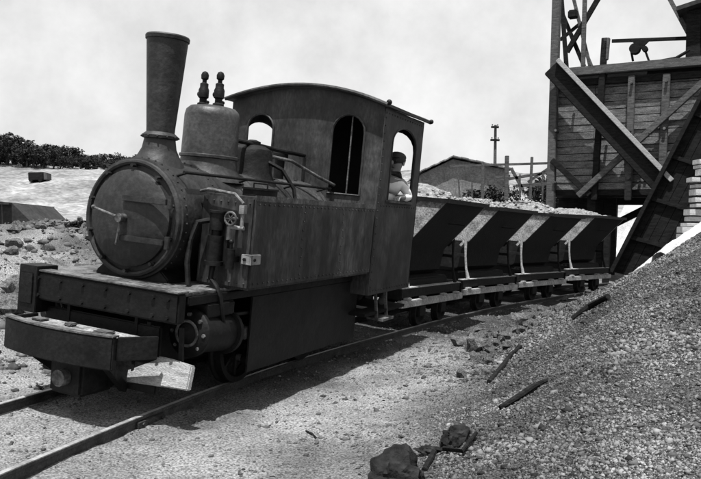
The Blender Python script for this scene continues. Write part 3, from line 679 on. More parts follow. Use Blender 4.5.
# ------------------------------------------------------------------ tipping wagons with their loads
HW = .80; HT = 1.50; HB = .72; WL = 1.38          # hopper half width, top, bottom, length
def make_wagon():
    t = empty('tipping_wagon')
    y0, y1 = -WL/2, WL/2
    vp = [(-HW, HT), (-.24, .88), (-.20, .62), (-.12, .56), (.12, .56), (.20, .62), (.24, .88), (HW, HT)]
    inn = [(HW-.02, HT), (.22, .89), (.18, .64), (.1, .58), (-.1, .58), (-.18, .64), (-.22, .89), (-HW+.02, HT)]
    h = MB().prism(vp+inn, lambda x, z: (x, y0+.02, z), lambda x, z: (x, y1-.02, z)); ho = h.build('hopper', 'wagon_iron', t)
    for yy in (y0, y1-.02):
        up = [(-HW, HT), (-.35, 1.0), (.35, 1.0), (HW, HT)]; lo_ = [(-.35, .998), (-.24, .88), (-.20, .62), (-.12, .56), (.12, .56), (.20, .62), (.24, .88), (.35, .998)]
        MB().prism(up, lambda x, z: (x, yy, z), lambda x, z: (x, yy+.02, z)).build('end_plate', 'wagon_end_sunlit', ho)
        MB().prism(lo_, lambda x, z: (x, yy+.001, z), lambda x, z: (x, yy+.019, z)).build('shaded_end_plate', 'wagon_iron', ho)  # one end plate in two tones: painted sunlit above, shaded below
    m = MB()
    for sx in (-1, 1): m.bar((sx*(HW+.012), y0-.01, HT-.012), (sx*(HW+.012), y1+.01, HT-.012), .035, .05)
    for yy in (y0-.008, y1+.008): m.bar((-HW, yy, HT-.012), (HW, yy, HT-.012), .03, .045)
    m.build('rim', 'wagon_iron', ho)
    for sx in (-1, 1):
        MB().bar((sx*(HW-.2+.03), 0, HT-.28), (sx*(HW-.2+.03), 0, HT-.27), .04, .3).build('side_rib', 'wagon_iron', ho)
        m = MB().box(min(sx*.40, sx*.47), max(sx*.40, sx*.47), y0-.30, y1+.30, .245, .325)
        for yb_ in (y0-.1, -.34, .34, y1+.1): m.box(min(sx*.41, sx*.475), max(sx*.41, sx*.475), yb_-.06, yb_+.06, .327, .352)
        m.build('sole_timber', 'wagon_frame', t, bevel=.006)
        MB().box(min(sx*.36, sx*.43), max(sx*.36, sx*.43), y0-.26, y1+.26, .355, .455).build('side_channel', 'wagon_iron', t)
        MB().box(min(sx*.355, sx*.435), max(sx*.355, sx*.435), y0-.26, y1+.26, .457, .466).build('channel_flange', 'wagon_frame', t)
    for yy, s_ in ((y0-.28, -1), (y1+.28, 1)):
        MB().box(-.45, .45, yy-.015, yy+.015, .33, .45).build('end_beam', 'wagon_iron', t, bevel=.008)
        MB().cyl((0, yy, .35), (0, yy+s_*.11, .35), .05, .07, n=14).build('buffer', 'wagon_iron', t)
    for yy, sm_ in ((y0-.075, 'wagon_frame'), (y1+.075, 'wagon_iron')):  # same stand twice: front in a sunlit tone, rear in a shaded one
        for sx in (-1, 1):
            m = MB().tube([(sx*.42, yy, .466), (sx*.375, yy, .62), (sx*.35, yy, .80), (sx*.335, yy, 1.03)], [.028, .017, .017, .024], 8); m.bar((sx*.335, yy, 1.02), (sx*.26, yy, .93), .03, .035)
            m.build('end_stand', sm_, t)
        MB().bar((-.35, yy, .80), (.35, yy, .80), .025, .04).build('stand_stretcher', 'wagon_iron', t)
    MB().box(-.34, .34, y0+.02, y1-.02, .30, .555).build('cradle', 'wagon_iron', t, bevel=.02)
    for yy in (-.34, .34):
        ax = MB().cyl((-.44, yy, .17), (.44, yy, .17), .03, n=12).build('axle', 'wagon_iron', t)
        for sx in (-1, 1):
            MB().lathe((sx*(GA-.02), yy, .165), (sx, 0, 0), [(.03, -.03), (.185, -.03), (.185, -.012), (.165, -.005), (.160, .05), (.135, .05), (.13, .02), (.05, .02), (.05, .06), (.03, .06)], 24).build('wheel', 'wagon_iron', t)
            MB().box(min(sx*.40, sx*.46), max(sx*.40, sx*.46), yy-.09, yy+.09, .11, .243).build('axle_box', 'wagon_iron', t, bevel=.012)
    return t
def load_mesh(seed, top, sk):
    nx, ny = 34, 34; rd = np.random.default_rng(seed); u = np.linspace(-1, 1, nx); v = np.linspace(-1, 1, ny); U, V = np.meshgrid(u, v)
    hgt_ = (1-np.abs(U)**2.2)*(1-np.abs(V)**2.4)
    Z = HT-.045+top*hgt_*(1+sk*V)*(1+.5*fbm(U*1.5+seed, V*1.5, 3, seed))+.035*fbm(U*7+seed, V*7, 3, seed+4)
    X = U*(HW-.09); Y = V*(WL/2-.03)
    vs = np.stack([X, Y, Z], -1).reshape(-1, 3).tolist(); fs = [(r*nx+c, r*nx+c+1, (r+1)*nx+c+1, (r+1)*nx+c) for r in range(ny-1) for c in range(nx-1)]
    nb = len(vs); vs += [(-.25, -WL/2+.05, 1.0), (.25, -WL/2+.05, 1.0), (.25, WL/2-.05, 1.0), (-.25, WL/2-.05, 1.0)]
    e = [[c for c in range(nx)], [r*nx+nx-1 for r in range(ny)], [(ny-1)*nx+c for c in range(nx-1, -1, -1)], [r*nx for r in range(ny-1, -1, -1)]]
    for i in range(4): fs.append(tuple(e[i][::-1]+[nb+i, nb+(i+1) % 4]))
    fs.append((nb+3, nb+2, nb+1, nb))
    mb = MB(); mb.v = vs; mb.f = fs
    for _ in range(120):
        a_, b_ = rd.uniform(-.88, .88, 2); z = HT-.045+top*(1+sk*b_)*(1-abs(a_)**2.2)*(1-abs(b_)**2.4); r = rd.uniform(.015, .045)
        mb.sphere((a_*(HW-.05), b_*(WL/2-.05), z+.005), r, 6, 4, (1, rd.uniform(.6, 1.2), rd.uniform(.5, .9)))
    me = bpy.data.meshes.new('ore_load'); me.from_pydata(mb.v, [], mb.f); me.materials.append(MATS['ore']); return me
w0 = make_wagon()
WS = []; s = S0+5.10
PITCH = 2.06
labs = ['first dark tipping wagon, coupled right behind the locomotive cab', 'second dark tipping wagon behind the locomotive, with pale front end plate showing',
        'third dark tipping wagon behind the locomotive, between the second and the last', 'last dark tipping wagon, nearest the timber bin and its dark post']
ll = ['broad pale heap of ore in the first wagon beside the cab', 'heap of ore in the second wagon behind the locomotive', 'heap of ore in the third wagon behind the locomotive', 'heap of ore in the last wagon next to the timber bin']
for i in range(4):
    o = w0 if i == 0 else copy_tree(w0)
    M = trackM(s) @ Matrix.Diagonal((1, 1, (1.07, 1.02, 1.0, .985)[i], 1)) @ Matrix.Rotation(R((.3, -.8, .9, -.4)[i]), 4, 'Y') @ Matrix.Rotation(R((.4, -.6, .2, .7)[i]), 4, 'Z'); o.matrix_world = M
    tag(o, labs[i], 'wagon', 'tipping wagons coupled behind the locomotive')
    ld = link('ore_load', load_mesh(5+i*3, (.20, .17, .22, .15)[i], (-.35, .2, -.3, -.5)[i])); ld.matrix_world = M
    tag(ld, ll[i], 'ore heap', 'ore heaps in the tipping wagons'); WS.append(s); s += PITCH

# ------------------------------------------------------------------ timber bin and trestle on the right
P0 = Vector((at(553, 80, 19.5).x, 19.5)); P1 = Vector((at(715, 80, 17.6).x, 17.6)); DV = (P1-P0); BL = DV.length; bang = math.atan2(DV.y, DV.x)
BM = Matrix.Translation((P0.x, P0.y, 0)) @ Matrix.Rotation(bang, 4, 'Z'); BI = BM.inverted()
def bloc(px, py, off=0.0):
    """local (x along the bin face, z) of a photo point on the face plane, off metres in front of it"""
    o = BI @ Vector((0, 0, CAM_H)); d = BI.to_3x3() @ ray(px, py); t = (-off-o.y)/d.y; q = o+d*t; return q.x, q.z
tb = empty('timber_bin', BM); tag(tb, 'large timber ore bin with horizontal boards and crossed braces beside the wagons', 'ore bin')
zt_ = bloc(556, 74)[1]; zbm = bloc(560, 190)[1]
bx = [0.0] + [bloc(p, 130)[0] for p in (594, 631, 664)] + [BL+.1]
nr = 15; rowh = (zt_-.25-zbm)/nr
for r_ in range(nr):
    xs_ = 0.0
    cuts = [0]
    for b in bx[1:]:
        if random.random() < .8 or b == bx[-1]: cuts.append(b)
    for i in range(len(cuts)-1):
        x0, x1 = cuts[i]+.006, cuts[i+1]-.006
        yy = random.uniform(-.012, .03); tl = random.uniform(-.006, .006)
        MB().prism([(x0, zbm+r_*rowh+.008+tl), (x1, zbm+r_*rowh+.008-tl), (x1, zbm+(r_+1)*rowh-.008-tl), (x0, zbm+(r_+1)*rowh-.008+tl)], lambda x, z: (x, yy, z), lambda x, z: (x, yy+.05, z)).build('board', 'board_wood', tb, smooth=False)
MB().box(-.05, BL+.2, .10, .14, zbm-.1, zt_-.1).build('inner_lining', 'dark_wood', tb)
MB().box(-.03, .02, .14, 3.0, zbm, zt_-.2).build('end_boarding', 'dark_wood', tb)
MB().box(-.03, BL+.2, 2.95, 3.0, zbm, zt_-.2).build('rear_boarding', 'dark_wood', tb)
# posts
def post(px0, py0, px1, py1, wd, dp, mname='old_wood', off=.10, name='post', par=None, z0=None):
    a = bloc(px0, py0, off); b = bloc(px1, py1, off)
    return MB().bar((a[0], -off, a[1]), (b[0], -off, b[1]), wd, dp, up=(0, 1, 0)).build(name, mname, par or tb, bevel=.012)
post(557, -6, 549, 262, .20, .20, 'old_wood')
post(605, 38, 594, 200, .15, .12, 'dark_wood', .13)
post(607, 38, 605, 60, .15, .12, 'old_wood', .13)
post(632, 76, 628, 200, .16, .14)
post(667, 74, 660, 215, .17, .14)
a = bloc(556, 74, .08); b = bloc(720, 60, .08)
MB().bar((a[0]-.05, -.11, a[1]), (b[0], -.11, b[1]), .22, .22, up=(0, 1, 0)).build('top_beam', 'old_wood', tb, bevel=.015)
a = bloc(560, 84, .04); b = bloc(720, 73, .04)
MB().bar((a[0], -.05, a[1]), (b[0], -.05, b[1]), .16, .10, up=(0, 1, 0)).build('under_beam', 'dark_wood', tb)
# the big diagonal timber: sunlit upper edge painted pale, its shadow put into the dark width
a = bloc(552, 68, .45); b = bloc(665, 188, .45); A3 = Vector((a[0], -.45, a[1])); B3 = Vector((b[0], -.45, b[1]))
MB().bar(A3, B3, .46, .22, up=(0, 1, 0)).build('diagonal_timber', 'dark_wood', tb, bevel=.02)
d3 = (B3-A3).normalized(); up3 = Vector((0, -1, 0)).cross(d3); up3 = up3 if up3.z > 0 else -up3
MB().bar(A3+up3*.24+Vector((0, -.16, 0)), B3+up3*.235+Vector((0, -.16, 0)), .11, .12, up=(0, 1, 0)).build('sunlit_edge', 'pale_wood', tb, bevel=.01)
post(703, 82, 578, 196, .15, .12, 'old_wood', .22, 'brace')
post(552, 160, 590, 195, .14, .1, 'dark_wood', .2, 'brace')
# bin underside, back legs and floor beams
MB().box(-.05, BL+.2, -.05, 3.0, zbm-.14, zbm-.003).build('bin_floor', 'dark_wood', tb)
for x in (0, bx[1], bx[3]):
    for y_ in (1.4, 2.9): MB().bar((x, y_, zbm-.14), (x+random.uniform(-.05, .05), y_, .5), .2, .2).build('leg', 'dark_wood', tb)
for x in (bx[1],): MB().bar((x, 0, zbm-.14), (x, 0.05, .5), .2, .2).build('leg', 'dark_wood', tb)
MB().bar((0, 1.4, .9), (bx[3], 1.4, zbm-.1), .18, .12, up=(0, 1, 0)).build('brace', 'dark_wood', tb)
# dark inclined chute: a deep trough of boards falling from upper right to the wagons
ch_ = empty('loading_chute', BM); tag(ch_, 'black boarded chute sloping down across the right of the timber bin', 'chute')
def P(px, py, off): q = bloc(px, py, off); return Vector((q[0], -off, q[1]))
u0, u1, l0, l1 = P(712, 78, .55), P(745, 95, .55), P(606, 262, .55), P(652, 276, .55)
poly = [P(712, 82, .55), P(655, 166, .55), P(622, 205, .55), P(604, 240, .55), P(604, 292, .55), P(640, 285, .55), P(690, 190, .55), P(745, 70, .55)]
pc = sum(poly, Vector())/len(poly)
# four boards side by side running down the slope, plus cleats
nB = 6
for k in range(nB):
    f0, f1 = k/nB+.004, (k+1)/nB-.004
    top = P(700, 84, .5).lerp(P(760, 84, .5), 0); tL, tR = P(705, 90, .6), P(760, 110, .6); bL, bR = P(612, 272, .6), P(668, 284, .6)
    q = [tL.lerp(tR, f0), tL.lerp(tR, f1), bL.lerp(bR, f1), bL.lerp(bR, f0)]
    yy = random.uniform(0, .02)
    MB().add([v+Vector((0, yy, 0)) for v in q]+[v+Vector((0, yy+.05, 0)) for v in q], [(0,1,2,3),(7,6,5,4),(0,4,5,1),(1,5,6,2),(2,6,7,3),(3,7,4,0)]).build('board', 'dark_wood', ch_, smooth=False)
MB().add([v+Vector((0, .09+.04*j, 0)) for j in (0, 1) for v in (P(705, 90, .6), P(760, 110, .6), P(668, 284, .6), P(612, 272, .6))], [(0,1,2,3),(7,6,5,4),(0,4,5,1),(1,5,6,2),(2,6,7,3),(3,7,4,0)]).build('chute_lining', 'dark_wood', ch_)
for f in (.12, .35, .58, .8):
    A = P(705, 90, .65).lerp(P(612, 272, .65), f); B = P(760, 110, .65).lerp(P(668, 284, .65), f)
    MB().bar(A, B, .09, .06, up=(0, 1, 0)).build('cleat', 'dark_wood', ch_)
for A, B in ((P(705, 90, .65), P(612, 272, .65)), (P(760, 110, .65), P(668, 284, .65))):
    MB().bar(A, B, .10, .30, up=(0, 1, 0)).build('side_timber', 'dark_wood', ch_, bevel=.01)
MB().bar(P(608, 215, 1.2), P(605, 292, 1.2), .14, .14, up=(0, 1, 0)).build('post', 'dark_wood', ch_)
for (pa, pb, za) in ((556, 609, .3), (653, 720, .3)):
    xa, xb = bloc(pa, 200)[0], bloc(pb, 200)[0]; nk = max(2, int((xb-xa)/.3))
    for k in range(nk): MB().box(xa+(xb-xa)*k/nk+.006, xa+(xb-xa)*(k+1)/nk-.006, 1.0, 1.05+.02*(k % 2), za, zbm-.15).build('shade_backing', 'dark_wood', ch_)  # added dark backing stands in for the shaded void below the bin
xa, xb = bloc(609, 200)[0]+.004, bloc(653, 200)[0]-.004
for k in range(1): MB().box(xa, xb, 1.0, 1.05+.01*k, zbm-.15-.2*(k+1)+.01, zbm-.15-.2*k).build('shade_backing', 'dark_wood', ch_)

m2 = MB()
for px, py in ((556, 78), (555, 130), (553, 182), (631, 82), (629, 130), (628, 178), (666, 80), (664, 128), (661, 176), (573, 98), (606, 130), (640, 165), (600, 178), (622, 158), (650, 132)):
    q = bloc(px, py, .3); yy = -.30 if 570 < px < 626 or px in (640, 650) else -.2; m2.cyl((q[0], yy-.06, q[1]), (q[0], yy+.2, q[1]), .035, n=8)
m2.build('bolt_heads', 'worn_iron', tb, kind='stuff')

# framework above the bin
fm = empty('braced_frame', BM); tag(fm, 'open frame of crossed timber braces rising above the left end of the bin', 'timber frame')
for i, (x0, y0, x1, y1, wd) in enumerate(((561, -8, 567, 74, .10), (585, -8, 583, 66, .10), (602, -8, 567, 52, .12), (560, 8, 584, 66, .10), (572, -8, 590, 66, .08), (584, 48, 594, 72, .08), (560, 40, 582, 22, .07))):
    a = bloc(x0, y0, -.5-.12*i); b = bloc(x1, y1, -.5-.12*i); yy = .5+.12*i
    MB().bar((a[0], yy, a[1]), (b[0], yy, b[1]), wd, .10, up=(0, 1, 0)).build('brace', 'old_wood' if i in (1, 4, 5) else 'dark_wood', fm)
a = bloc(573, 14, -.8); MB().box(a[0]-.12, a[0]+.12, .7, .9, a[1]-.12, a[1]+.1).build('joint_block', 'dark_wood', fm, bevel=.03)
rl = empty('hoist_rail', BM); tag(rl, 'thin dark overhead rail with a pulley block above the bin top', 'hoist')
a = bloc(612, 41, -.3); b = bloc(692, 38, -.3); MB().bar((a[0], .3, a[1]), (b[0], .3, b[1]), .08, .07, up=(0, 1, 0)).build('rail', 'dark_wood', rl)
q = P(640, 47, -.3); q2 = P(633, 50, -.3); q3 = P(644, 50, -.3)
MB().prism([(P(630, 40, -.3)[0], P(630, 40, -.3)[2]), (P(650, 40, -.3)[0], P(650, 40, -.3)[2]), (P(641, 49, -.3)[0], P(641, 49, -.3)[2])], lambda x, z: (x, .26, z), lambda x, z: (x, .34, z)).build('bracket', 'dark_wood', rl)
MB().cyl((P(635, 49, -.3)[0], .2, P(635, 49, -.3)[2]), (P(635, 49, -.3)[0], .4, P(635, 49, -.3)[2]), .13, n=16).cyl((P(645, 49, -.3)[0], .22, P(645, 49, -.3)[2]), (P(645, 49, -.3)[0], .38, P(645, 49, -.3)[2]), .07, n=12).build('pulley', 'dark_wood', rl)
MB().bar(P(645, 50, -.3), P(649, 61, -.3), .05, .05, up=(0, 1, 0)).bar(P(631, 50, -.3), P(633, 61, -.3), .05, .05, up=(0, 1, 0)).build('hanger', 'dark_wood', rl)
MB().tube([P(648, 62, .0), P(660, 61, .0), P(676, 58, .0), P(690, 50, .0)], .04).build('sagging_rope', 'dark_wood', rl)
# house at the right top
hh = empty('hoist_house', BM); tag(hh, 'dark boarded hut standing on the right end of the bin', 'hut')
x0 = bloc(687, 40)[0]; z0 = bloc(690, 63)[1]; z1 = bloc(690, 10)[1]
MB().box(x0, x0+3, .0, 2.4, z0-.05, z1).build('wall', 'dark_wood', hh)
for k in range(9): MB().box(x0-.02+k*.33, x0+.29+k*.33, -.028, -.002, z0, z1-.02).build('board', 'board_wood' if k % 4 == 2 else 'dark_wood', hh)
MB().prism([(x0-.22, z1-.06), (x0+3.3, z1+.75), (x0+3.3, z1+.85), (x0-.22, z1+.04)], lambda x, z: (x, -.3, z), lambda x, z: (x, 2.7, z)).build('roof', 'roof_dark', hh)
MB().bar(P(666, -8, -.4), P(688, 33, -.4), .10, .08, up=(0, 1, 0)).build('brace', 'old_wood', hh)

# pale planks stacked at the right edge
sb_ = at(706, 238, 12.5); gz = hgt(sb_.x, 12.5)
zz = at(700, 236, 12.5).z-.05
pm = [MB().box(-.9, .9, -.12, .12, 0, t_).mesh('plank', bevel=.003) for t_ in (.075, .10, .055)]
k = 0; PL = []
xl = [at(690+6*math.sin(i*2.1)+ (15-i)*.0, 200, 12.5).x for i in range(20)]
while zz < at(700, 158, 12.5).z and k < 17:
    i = k % 3; t_ = (.075, .10, .055)[i]
    o = link('plank', pm[i], 'white_wood' if k % 5 != 3 else 'old_wood')
    px_left = np.interp(k, [0, 3, 8, 16], [676, 688, 690, 699])+random.uniform(-4, 3.5)
    xx = at(px_left, 200, 12.5).x
    o.matrix_world = Matrix.Translation((xx+.92, 12.5+random.uniform(-.05, .05), zz)) @ Matrix.Rotation(random.uniform(-.05, .05), 4, 'Z') @ Matrix.Rotation(random.uniform(-.01, .01), 4, 'Y')
    PL.append(o)
    zz += t_+random.uniform(.014, .045); k += 1
ORD = 'topmost second third fourth fifth sixth seventh eighth ninth tenth eleventh twelfth thirteenth fourteenth fifteenth sixteenth seventeenth'.split()
for i, o in enumerate(reversed(PL)):
    tag(o, ('topmost plank of the pale stack beside the black chute' if i == 0 else ORD[i]+' plank from the top of the pale stack beside the black chute'), 'plank', 'pale planks stacked beside the chute')

# white sand seen under the bin
def mound(name, c, rx, ry, h, m, seed, lab, cat, n=40, base=.3):
    vs = []; fs = []
    for j in range(n+1):
        r = j/n
        for i in range(48):
            q = 2*math.pi*i/48; x = rx*r*math.cos(q); y = ry*r*math.sin(q)
            z = h*max(0, 1-r**1.4)**1.1*(1+.35*float(fbm(np.array(x*1.2/rx*3+seed), np.array(y*1.2/ry*3), 3, seed))) + .04*float(fbm(np.array(x*6.), np.array(y*6.), 3, seed)) - base*max(0, (r-.85)/.15)
            vs.append((c[0]+x, c[1]+y, c[2]+z))
    for j in range(n):
        for i in range(48):
            i2 = (i+1) % 48; fs.append((j*48+i, j*48+i2, (j+1)*48+i2, (j+1)*48+i))
    mb = MB(); mb.v = vs; mb.f = fs; o = mb.build(name, m, ang=80); tag(o, lab, cat); return o
c = at(631, 248, 25.5); mound('sand_heap', (c.x, 25.5, hgt(c.x, 25.5)-.05), 1.5, 1.0, at(630, 203, 25.5).z-hgt(c.x, 25.5)+.05, 'white_sand', 4, 'bright white sand heap seen through the gap beside the black chute', 'sand heap')

vs = []; fs = []; nn = 60
for i in range(nn+1):
    t_ = i/nn; px = 632+86*t_; yy_ = np.interp(px, [632, 644, 675, 701, 720], [276, 268, 243, 227, 212]); c = at(px, yy_, 11.6-.6*t_ if px > 660 else 12.4-.8*t_)
    for j in range(9):
        q = j/8; yw = c.y-.45+q*1.2; zc_ = c.z-.16+.2*math.sin(math.pi*min(1, q*1.3))**.8+.03*float(fbm(np.array(i*.6), np.array(q*5), 3, 6)); vs.append((c.x*yw/c.y if False else c.x, yw, zc_ if q < .7 else c.z-.2-(q-.7)*3))
for i in range(nn):
    for j in range(8): fs.append((i*9+j, (i+1)*9+j, (i+1)*9+j+1, i*9+j+1))
mb = MB(); mb.v = vs; mb.f = fs; o = mb.build('sand_ridge', 'white_sand', ang=80); tag(o, 'bright ridge of white sand along the crest of the gravel bank', 'sand', kind='stuff')

# ------------------------------------------------------------------ background: posts and rails, pole, shed roofs
YF = 24.0
fe = empty('rail_fence', Matrix.Translation((0, 0, 0))); tag(fe, 'rough post and rail fence with leaning struts behind the loaded wagons', 'fence')
def bpost(px, py0, py1, w_, Y=YF, name='post', par=fe, mname='old_wood', dx=0):
    a = at(px, py0, Y); b = at(px+dx, py1, Y); return MB().bar(a, b, w_, w_, up=(0, 1, 0)).build(name, mname, par, bevel=.01)
for px, y0 in ((483, 162), (507, 157), (532, 156), (520, 168), (543, 165), (472, 172), (458, 176)): bpost(px, (y0 if px in (483, 507, 532) else 174)+random.uniform(-2, 2), 200, .12 if px == 507 else .08 if px in (483, 532) else .05, dx=random.uniform(-2, 2))
for a, b, w_ in (((450, 166), (556, 163), .07), ((497, 181), (550, 172), .09), ((511, 168), (523, 190), .09), ((528, 182), (552, 166), .08), ((486, 178), (510, 176), .08), ((516, 186), (556, 183), .1)):
    MB().bar(at(*a, YF+.15), at(*b, YF+.15), w_, .08, up=(0, 1, 0)).build('rail', 'old_wood', fe)
tp = empty('telegraph_pole'); tag(tp, 'thin telegraph pole with short cross arms rising behind the fence', 'telegraph pole')
MB().tube([at(494.5, 200, 40), at(495.5, 125, 40)], [.10, .07]).build('pole', 'old_wood', tp)
for y_, w_ in ((127, .20), (140, .24)): 
    c = at(495, y_, 39.85); MB().box(c.x-w_, c.x+w_, c.y-.06, c.y+.06, c.z-.05, c.z+.05).build('cross_arm', 'dark_wood', tp)
    for q in (-1, 1): MB().cyl((c.x+q*w_*.7, c.y, c.z+.08), (c.x+q*w_*.7, c.y, c.z+.14), .035, n=8).build('insulator', 'dark_wood', tp)
def shed(pxl, pxr, pxp, yb, yp, Y, dep, m, lab, name='shed'):
    t = empty(name); tag(t, lab, 'shed'); L = at(pxl, yb[0], Y); Rr = at(pxr, yb[1], Y); Pk = at(pxp, yp, Y); zb_ = min(L.z, Rr.z); g0 = 0.6
    poly = [(L.x+.25, g0), (Rr.x-.25, g0), (Rr.x-.25, Rr.z), (Pk.x, Pk.z-.1), (L.x+.25, L.z)]
    MB().prism(poly, lambda x, z: (x, Y, z), lambda x, z: (x, Y+dep, z)).build('wall', m, t)
    for A, B in ((L, Pk), (Pk, Rr)):
        k = 8
        for i in range(k):
            f0, f1 = i/k, (i+1)/k; a = A.lerp(B, f0); b = A.lerp(B, f1); n_ = .04+.02*(i % 2)
            MB().add([(a.x, Y-.3, a.z+n_-.06), (b.x, Y-.3, b.z+n_-.06), (b.x, Y+dep+.3, b.z+n_-.06), (a.x, Y+dep+.3, a.z+n_-.06), (a.x, Y-.3, a.z+n_), (b.x, Y-.3, b.z+n_), (b.x, Y+dep+.3, b.z+n_), (a.x, Y+dep+.3, a.z+n_)],
                [(0,1,2,3),(7,6,5,4),(0,4,5,1),(1,5,6,2),(2,6,7,3),(3,7,4,0)]).build('roof_sheet', m, t, smooth=False)
    return t
shed(416, 512, 453, (174, 170), 157, 34, 6, 'roof_grey', 'low grey shed with a long shallow roof beyond the fence and first wagons')
shed(-60, 34, -10, 223, 203, 17.5, 3, 'roof_dark', 'low dark flat topped shed at the far left below the pale hill') if False else None
t = empty('shed'); tag(t, 'low dark shed with sloping end at the far left below the pale hill', 'shed')
A = at(-60, 203, 18); B = at(12, 203, 18); Cc = at(33, 224, 18); Dd = at(-60, 224, 18)
MB().prism([(A.x, A.z), (B.x, B.z), (Cc.x, Cc.z), (Cc.x-.15, Cc.z-.3), (Dd.x, Cc.z-.3)], lambda x, z: (x, 18, z), lambda x, z: (x, 20.5, z)).build('wall', 'roof_dark', t)
for i in range(7):
    x0 = A.x+(B.x-A.x)*i/7; x1 = A.x+(B.x-A.x)*(i+1)/7
    MB().box(x0+.01, x1-.01, 17.85, 20.6, A.z+.002, A.z+.05+.02*(i % 2)).build('roof_sheet', 'roof_dark', t)
# small dark tub on the hill
def at_hill(px, py):
    d = ray(px, py)
    for Yv in np.arange(15, 70, .2):
        q = Vector((0, 0, CAM_H))+d*Yv
        if q.z < hgt(q.x, q.y): break
    return q
q = Vector(at_hill(38.5, 182)); g_ = empty('mine_tub', Matrix.Translation((q.x, q.y, q.z)) @ Matrix.Scale(q.y/40, 4) @ Matrix.Rotation(R(-3), 4, 'Y')); tag(g_, 'small dark tub wagon standing alone on the pale hillside', 'wagon')
MB().box(-.40, .40, -.35, .35, .08, .50).build('tub', 'dark_wood', g_, bevel=.02); MB().box(.41, .58, -.3, .3, .1, .45).build('tub_end', 'old_wood', g_)
for x in (-.25, .25): MB().cyl((x, -.4, .08), (x, .4, .08), .1, n=12).build('wheel', 'dark_wood', g_)

# ------------------------------------------------------------------ trees along the hill crest
def crown(seed, r, h, n=1100, ls=.095):
    rd = random.Random(seed); mb = MB()
    cl = [(Vector((rd.gauss(0, .42)*r, rd.gauss(0, .42)*r, h*(.25+.7*rd.random()))), rd.uniform(.25, .5)*r) for _ in range(13)]
    for _ in range(n):
        c_, rr = rd.choice(cl); d = Vector((rd.gauss(0, 1), rd.gauss(0, 1), rd.gauss(0, 1))).normalized()*rr*rd.random()**.4
        p = c_+Vector((d.x, d.y, d.z*.8)); a = Vector((rd.gauss(0, 1), rd.gauss(0, 1), rd.gauss(0, 1))).normalized(); b = a.cross(Vector((rd.gauss(0, 1), rd.gauss(0, 1), rd.gauss(0, 1)))).normalized()
        s_ = ls*rd.uniform(.6, 1.4); mb.add([p-a*s_, p+b*s_*.5, p+a*s_, p-b*s_*.5], [(0,1,2,3)])
    me = bpy.data.meshes.new('crown'); me.from_pydata(mb.v, [], mb.f); me.materials.append(MATS['leaf']); return me
def trunk(seed, h):
    rd = random.Random(seed); mb = MB().tube([(0, 0, -.6), (.05, 0, h*.3), (rd.uniform(-.15, .15), rd.uniform(-.15, .15), h*.7)], [.11, .08, .03], 7)
    for _ in range(4):
        q = rd.uniform(0, 6.28); z = h*rd.uniform(.2, .5); mb.tube([(0, 0, z), (math.cos(q)*h*.2, math.sin(q)*h*.2, z+h*.2)], [.045, .015], 5)
    return mb.mesh('trunk')
CR = [crown(s_, 1.0, 1.9) for s_ in range(7)]; TK = [trunk(s_, 1.9) for s_ in range(3)]
def tree(x, y, sc, sz, i, lab, grp='dark trees along the crest of the pale hill'):
    M = Matrix.Translation((x, y, hgt(x, y)-.1)) @ Matrix.Rotation(i*1.7, 4, 'Z') @ Matrix.Diagonal((sc, sc, sz, 1))
    t = empty('tree', M); tag(t, lab, 'tree', grp)
    link('crown', CR[i % 7], None, t); link('trunk', TK[i % 3], 'bark', t); return t
i = 0
for row, Y in enumerate((46, 49, 53)):
    for px in np.arange(-40, 196, 8.5-row*.5):
        q = at(px+random.uniform(-3, 3), 160, Y+random.uniform(-1, 1))
        toppx = np.interp(px, [-40, 0, 30, 60, 100, 118, 200], [128, 134, 143, 148, 154, 156, 156])
        zt2 = at(px, toppx+random.uniform(-5, 7)-(0 if row else -3), Y).z; hh_ = max(.7, zt2-hgt(q.x, q.y))
        tree(q.x, q.y, random.uniform(.8, 1.2)*min(1.25, hh_*.6), hh_/2.0, i, 'dark bushy tree in the belt along the pale hill crest'); i += 1
q = at(111, 162, 44); tree(q.x, q.y, .55, .6, 3, 'small round dark bush standing clear at the end of the tree belt', None) if False else None
for px, yy in ((490, 183), (541, 180), (553, 172)):
    q = at(px, 185, 29+random.uniform(-1, 1)); zt2 = at(px, yy, q.y).z; hh_ = max(.8, zt2-hgt(q.x, q.y))
    tree(q.x, q.y, 1.0, hh_/2.0, i, 'dark bush behind the post and rail fence', 'dark bushes behind the fence'); i += 1

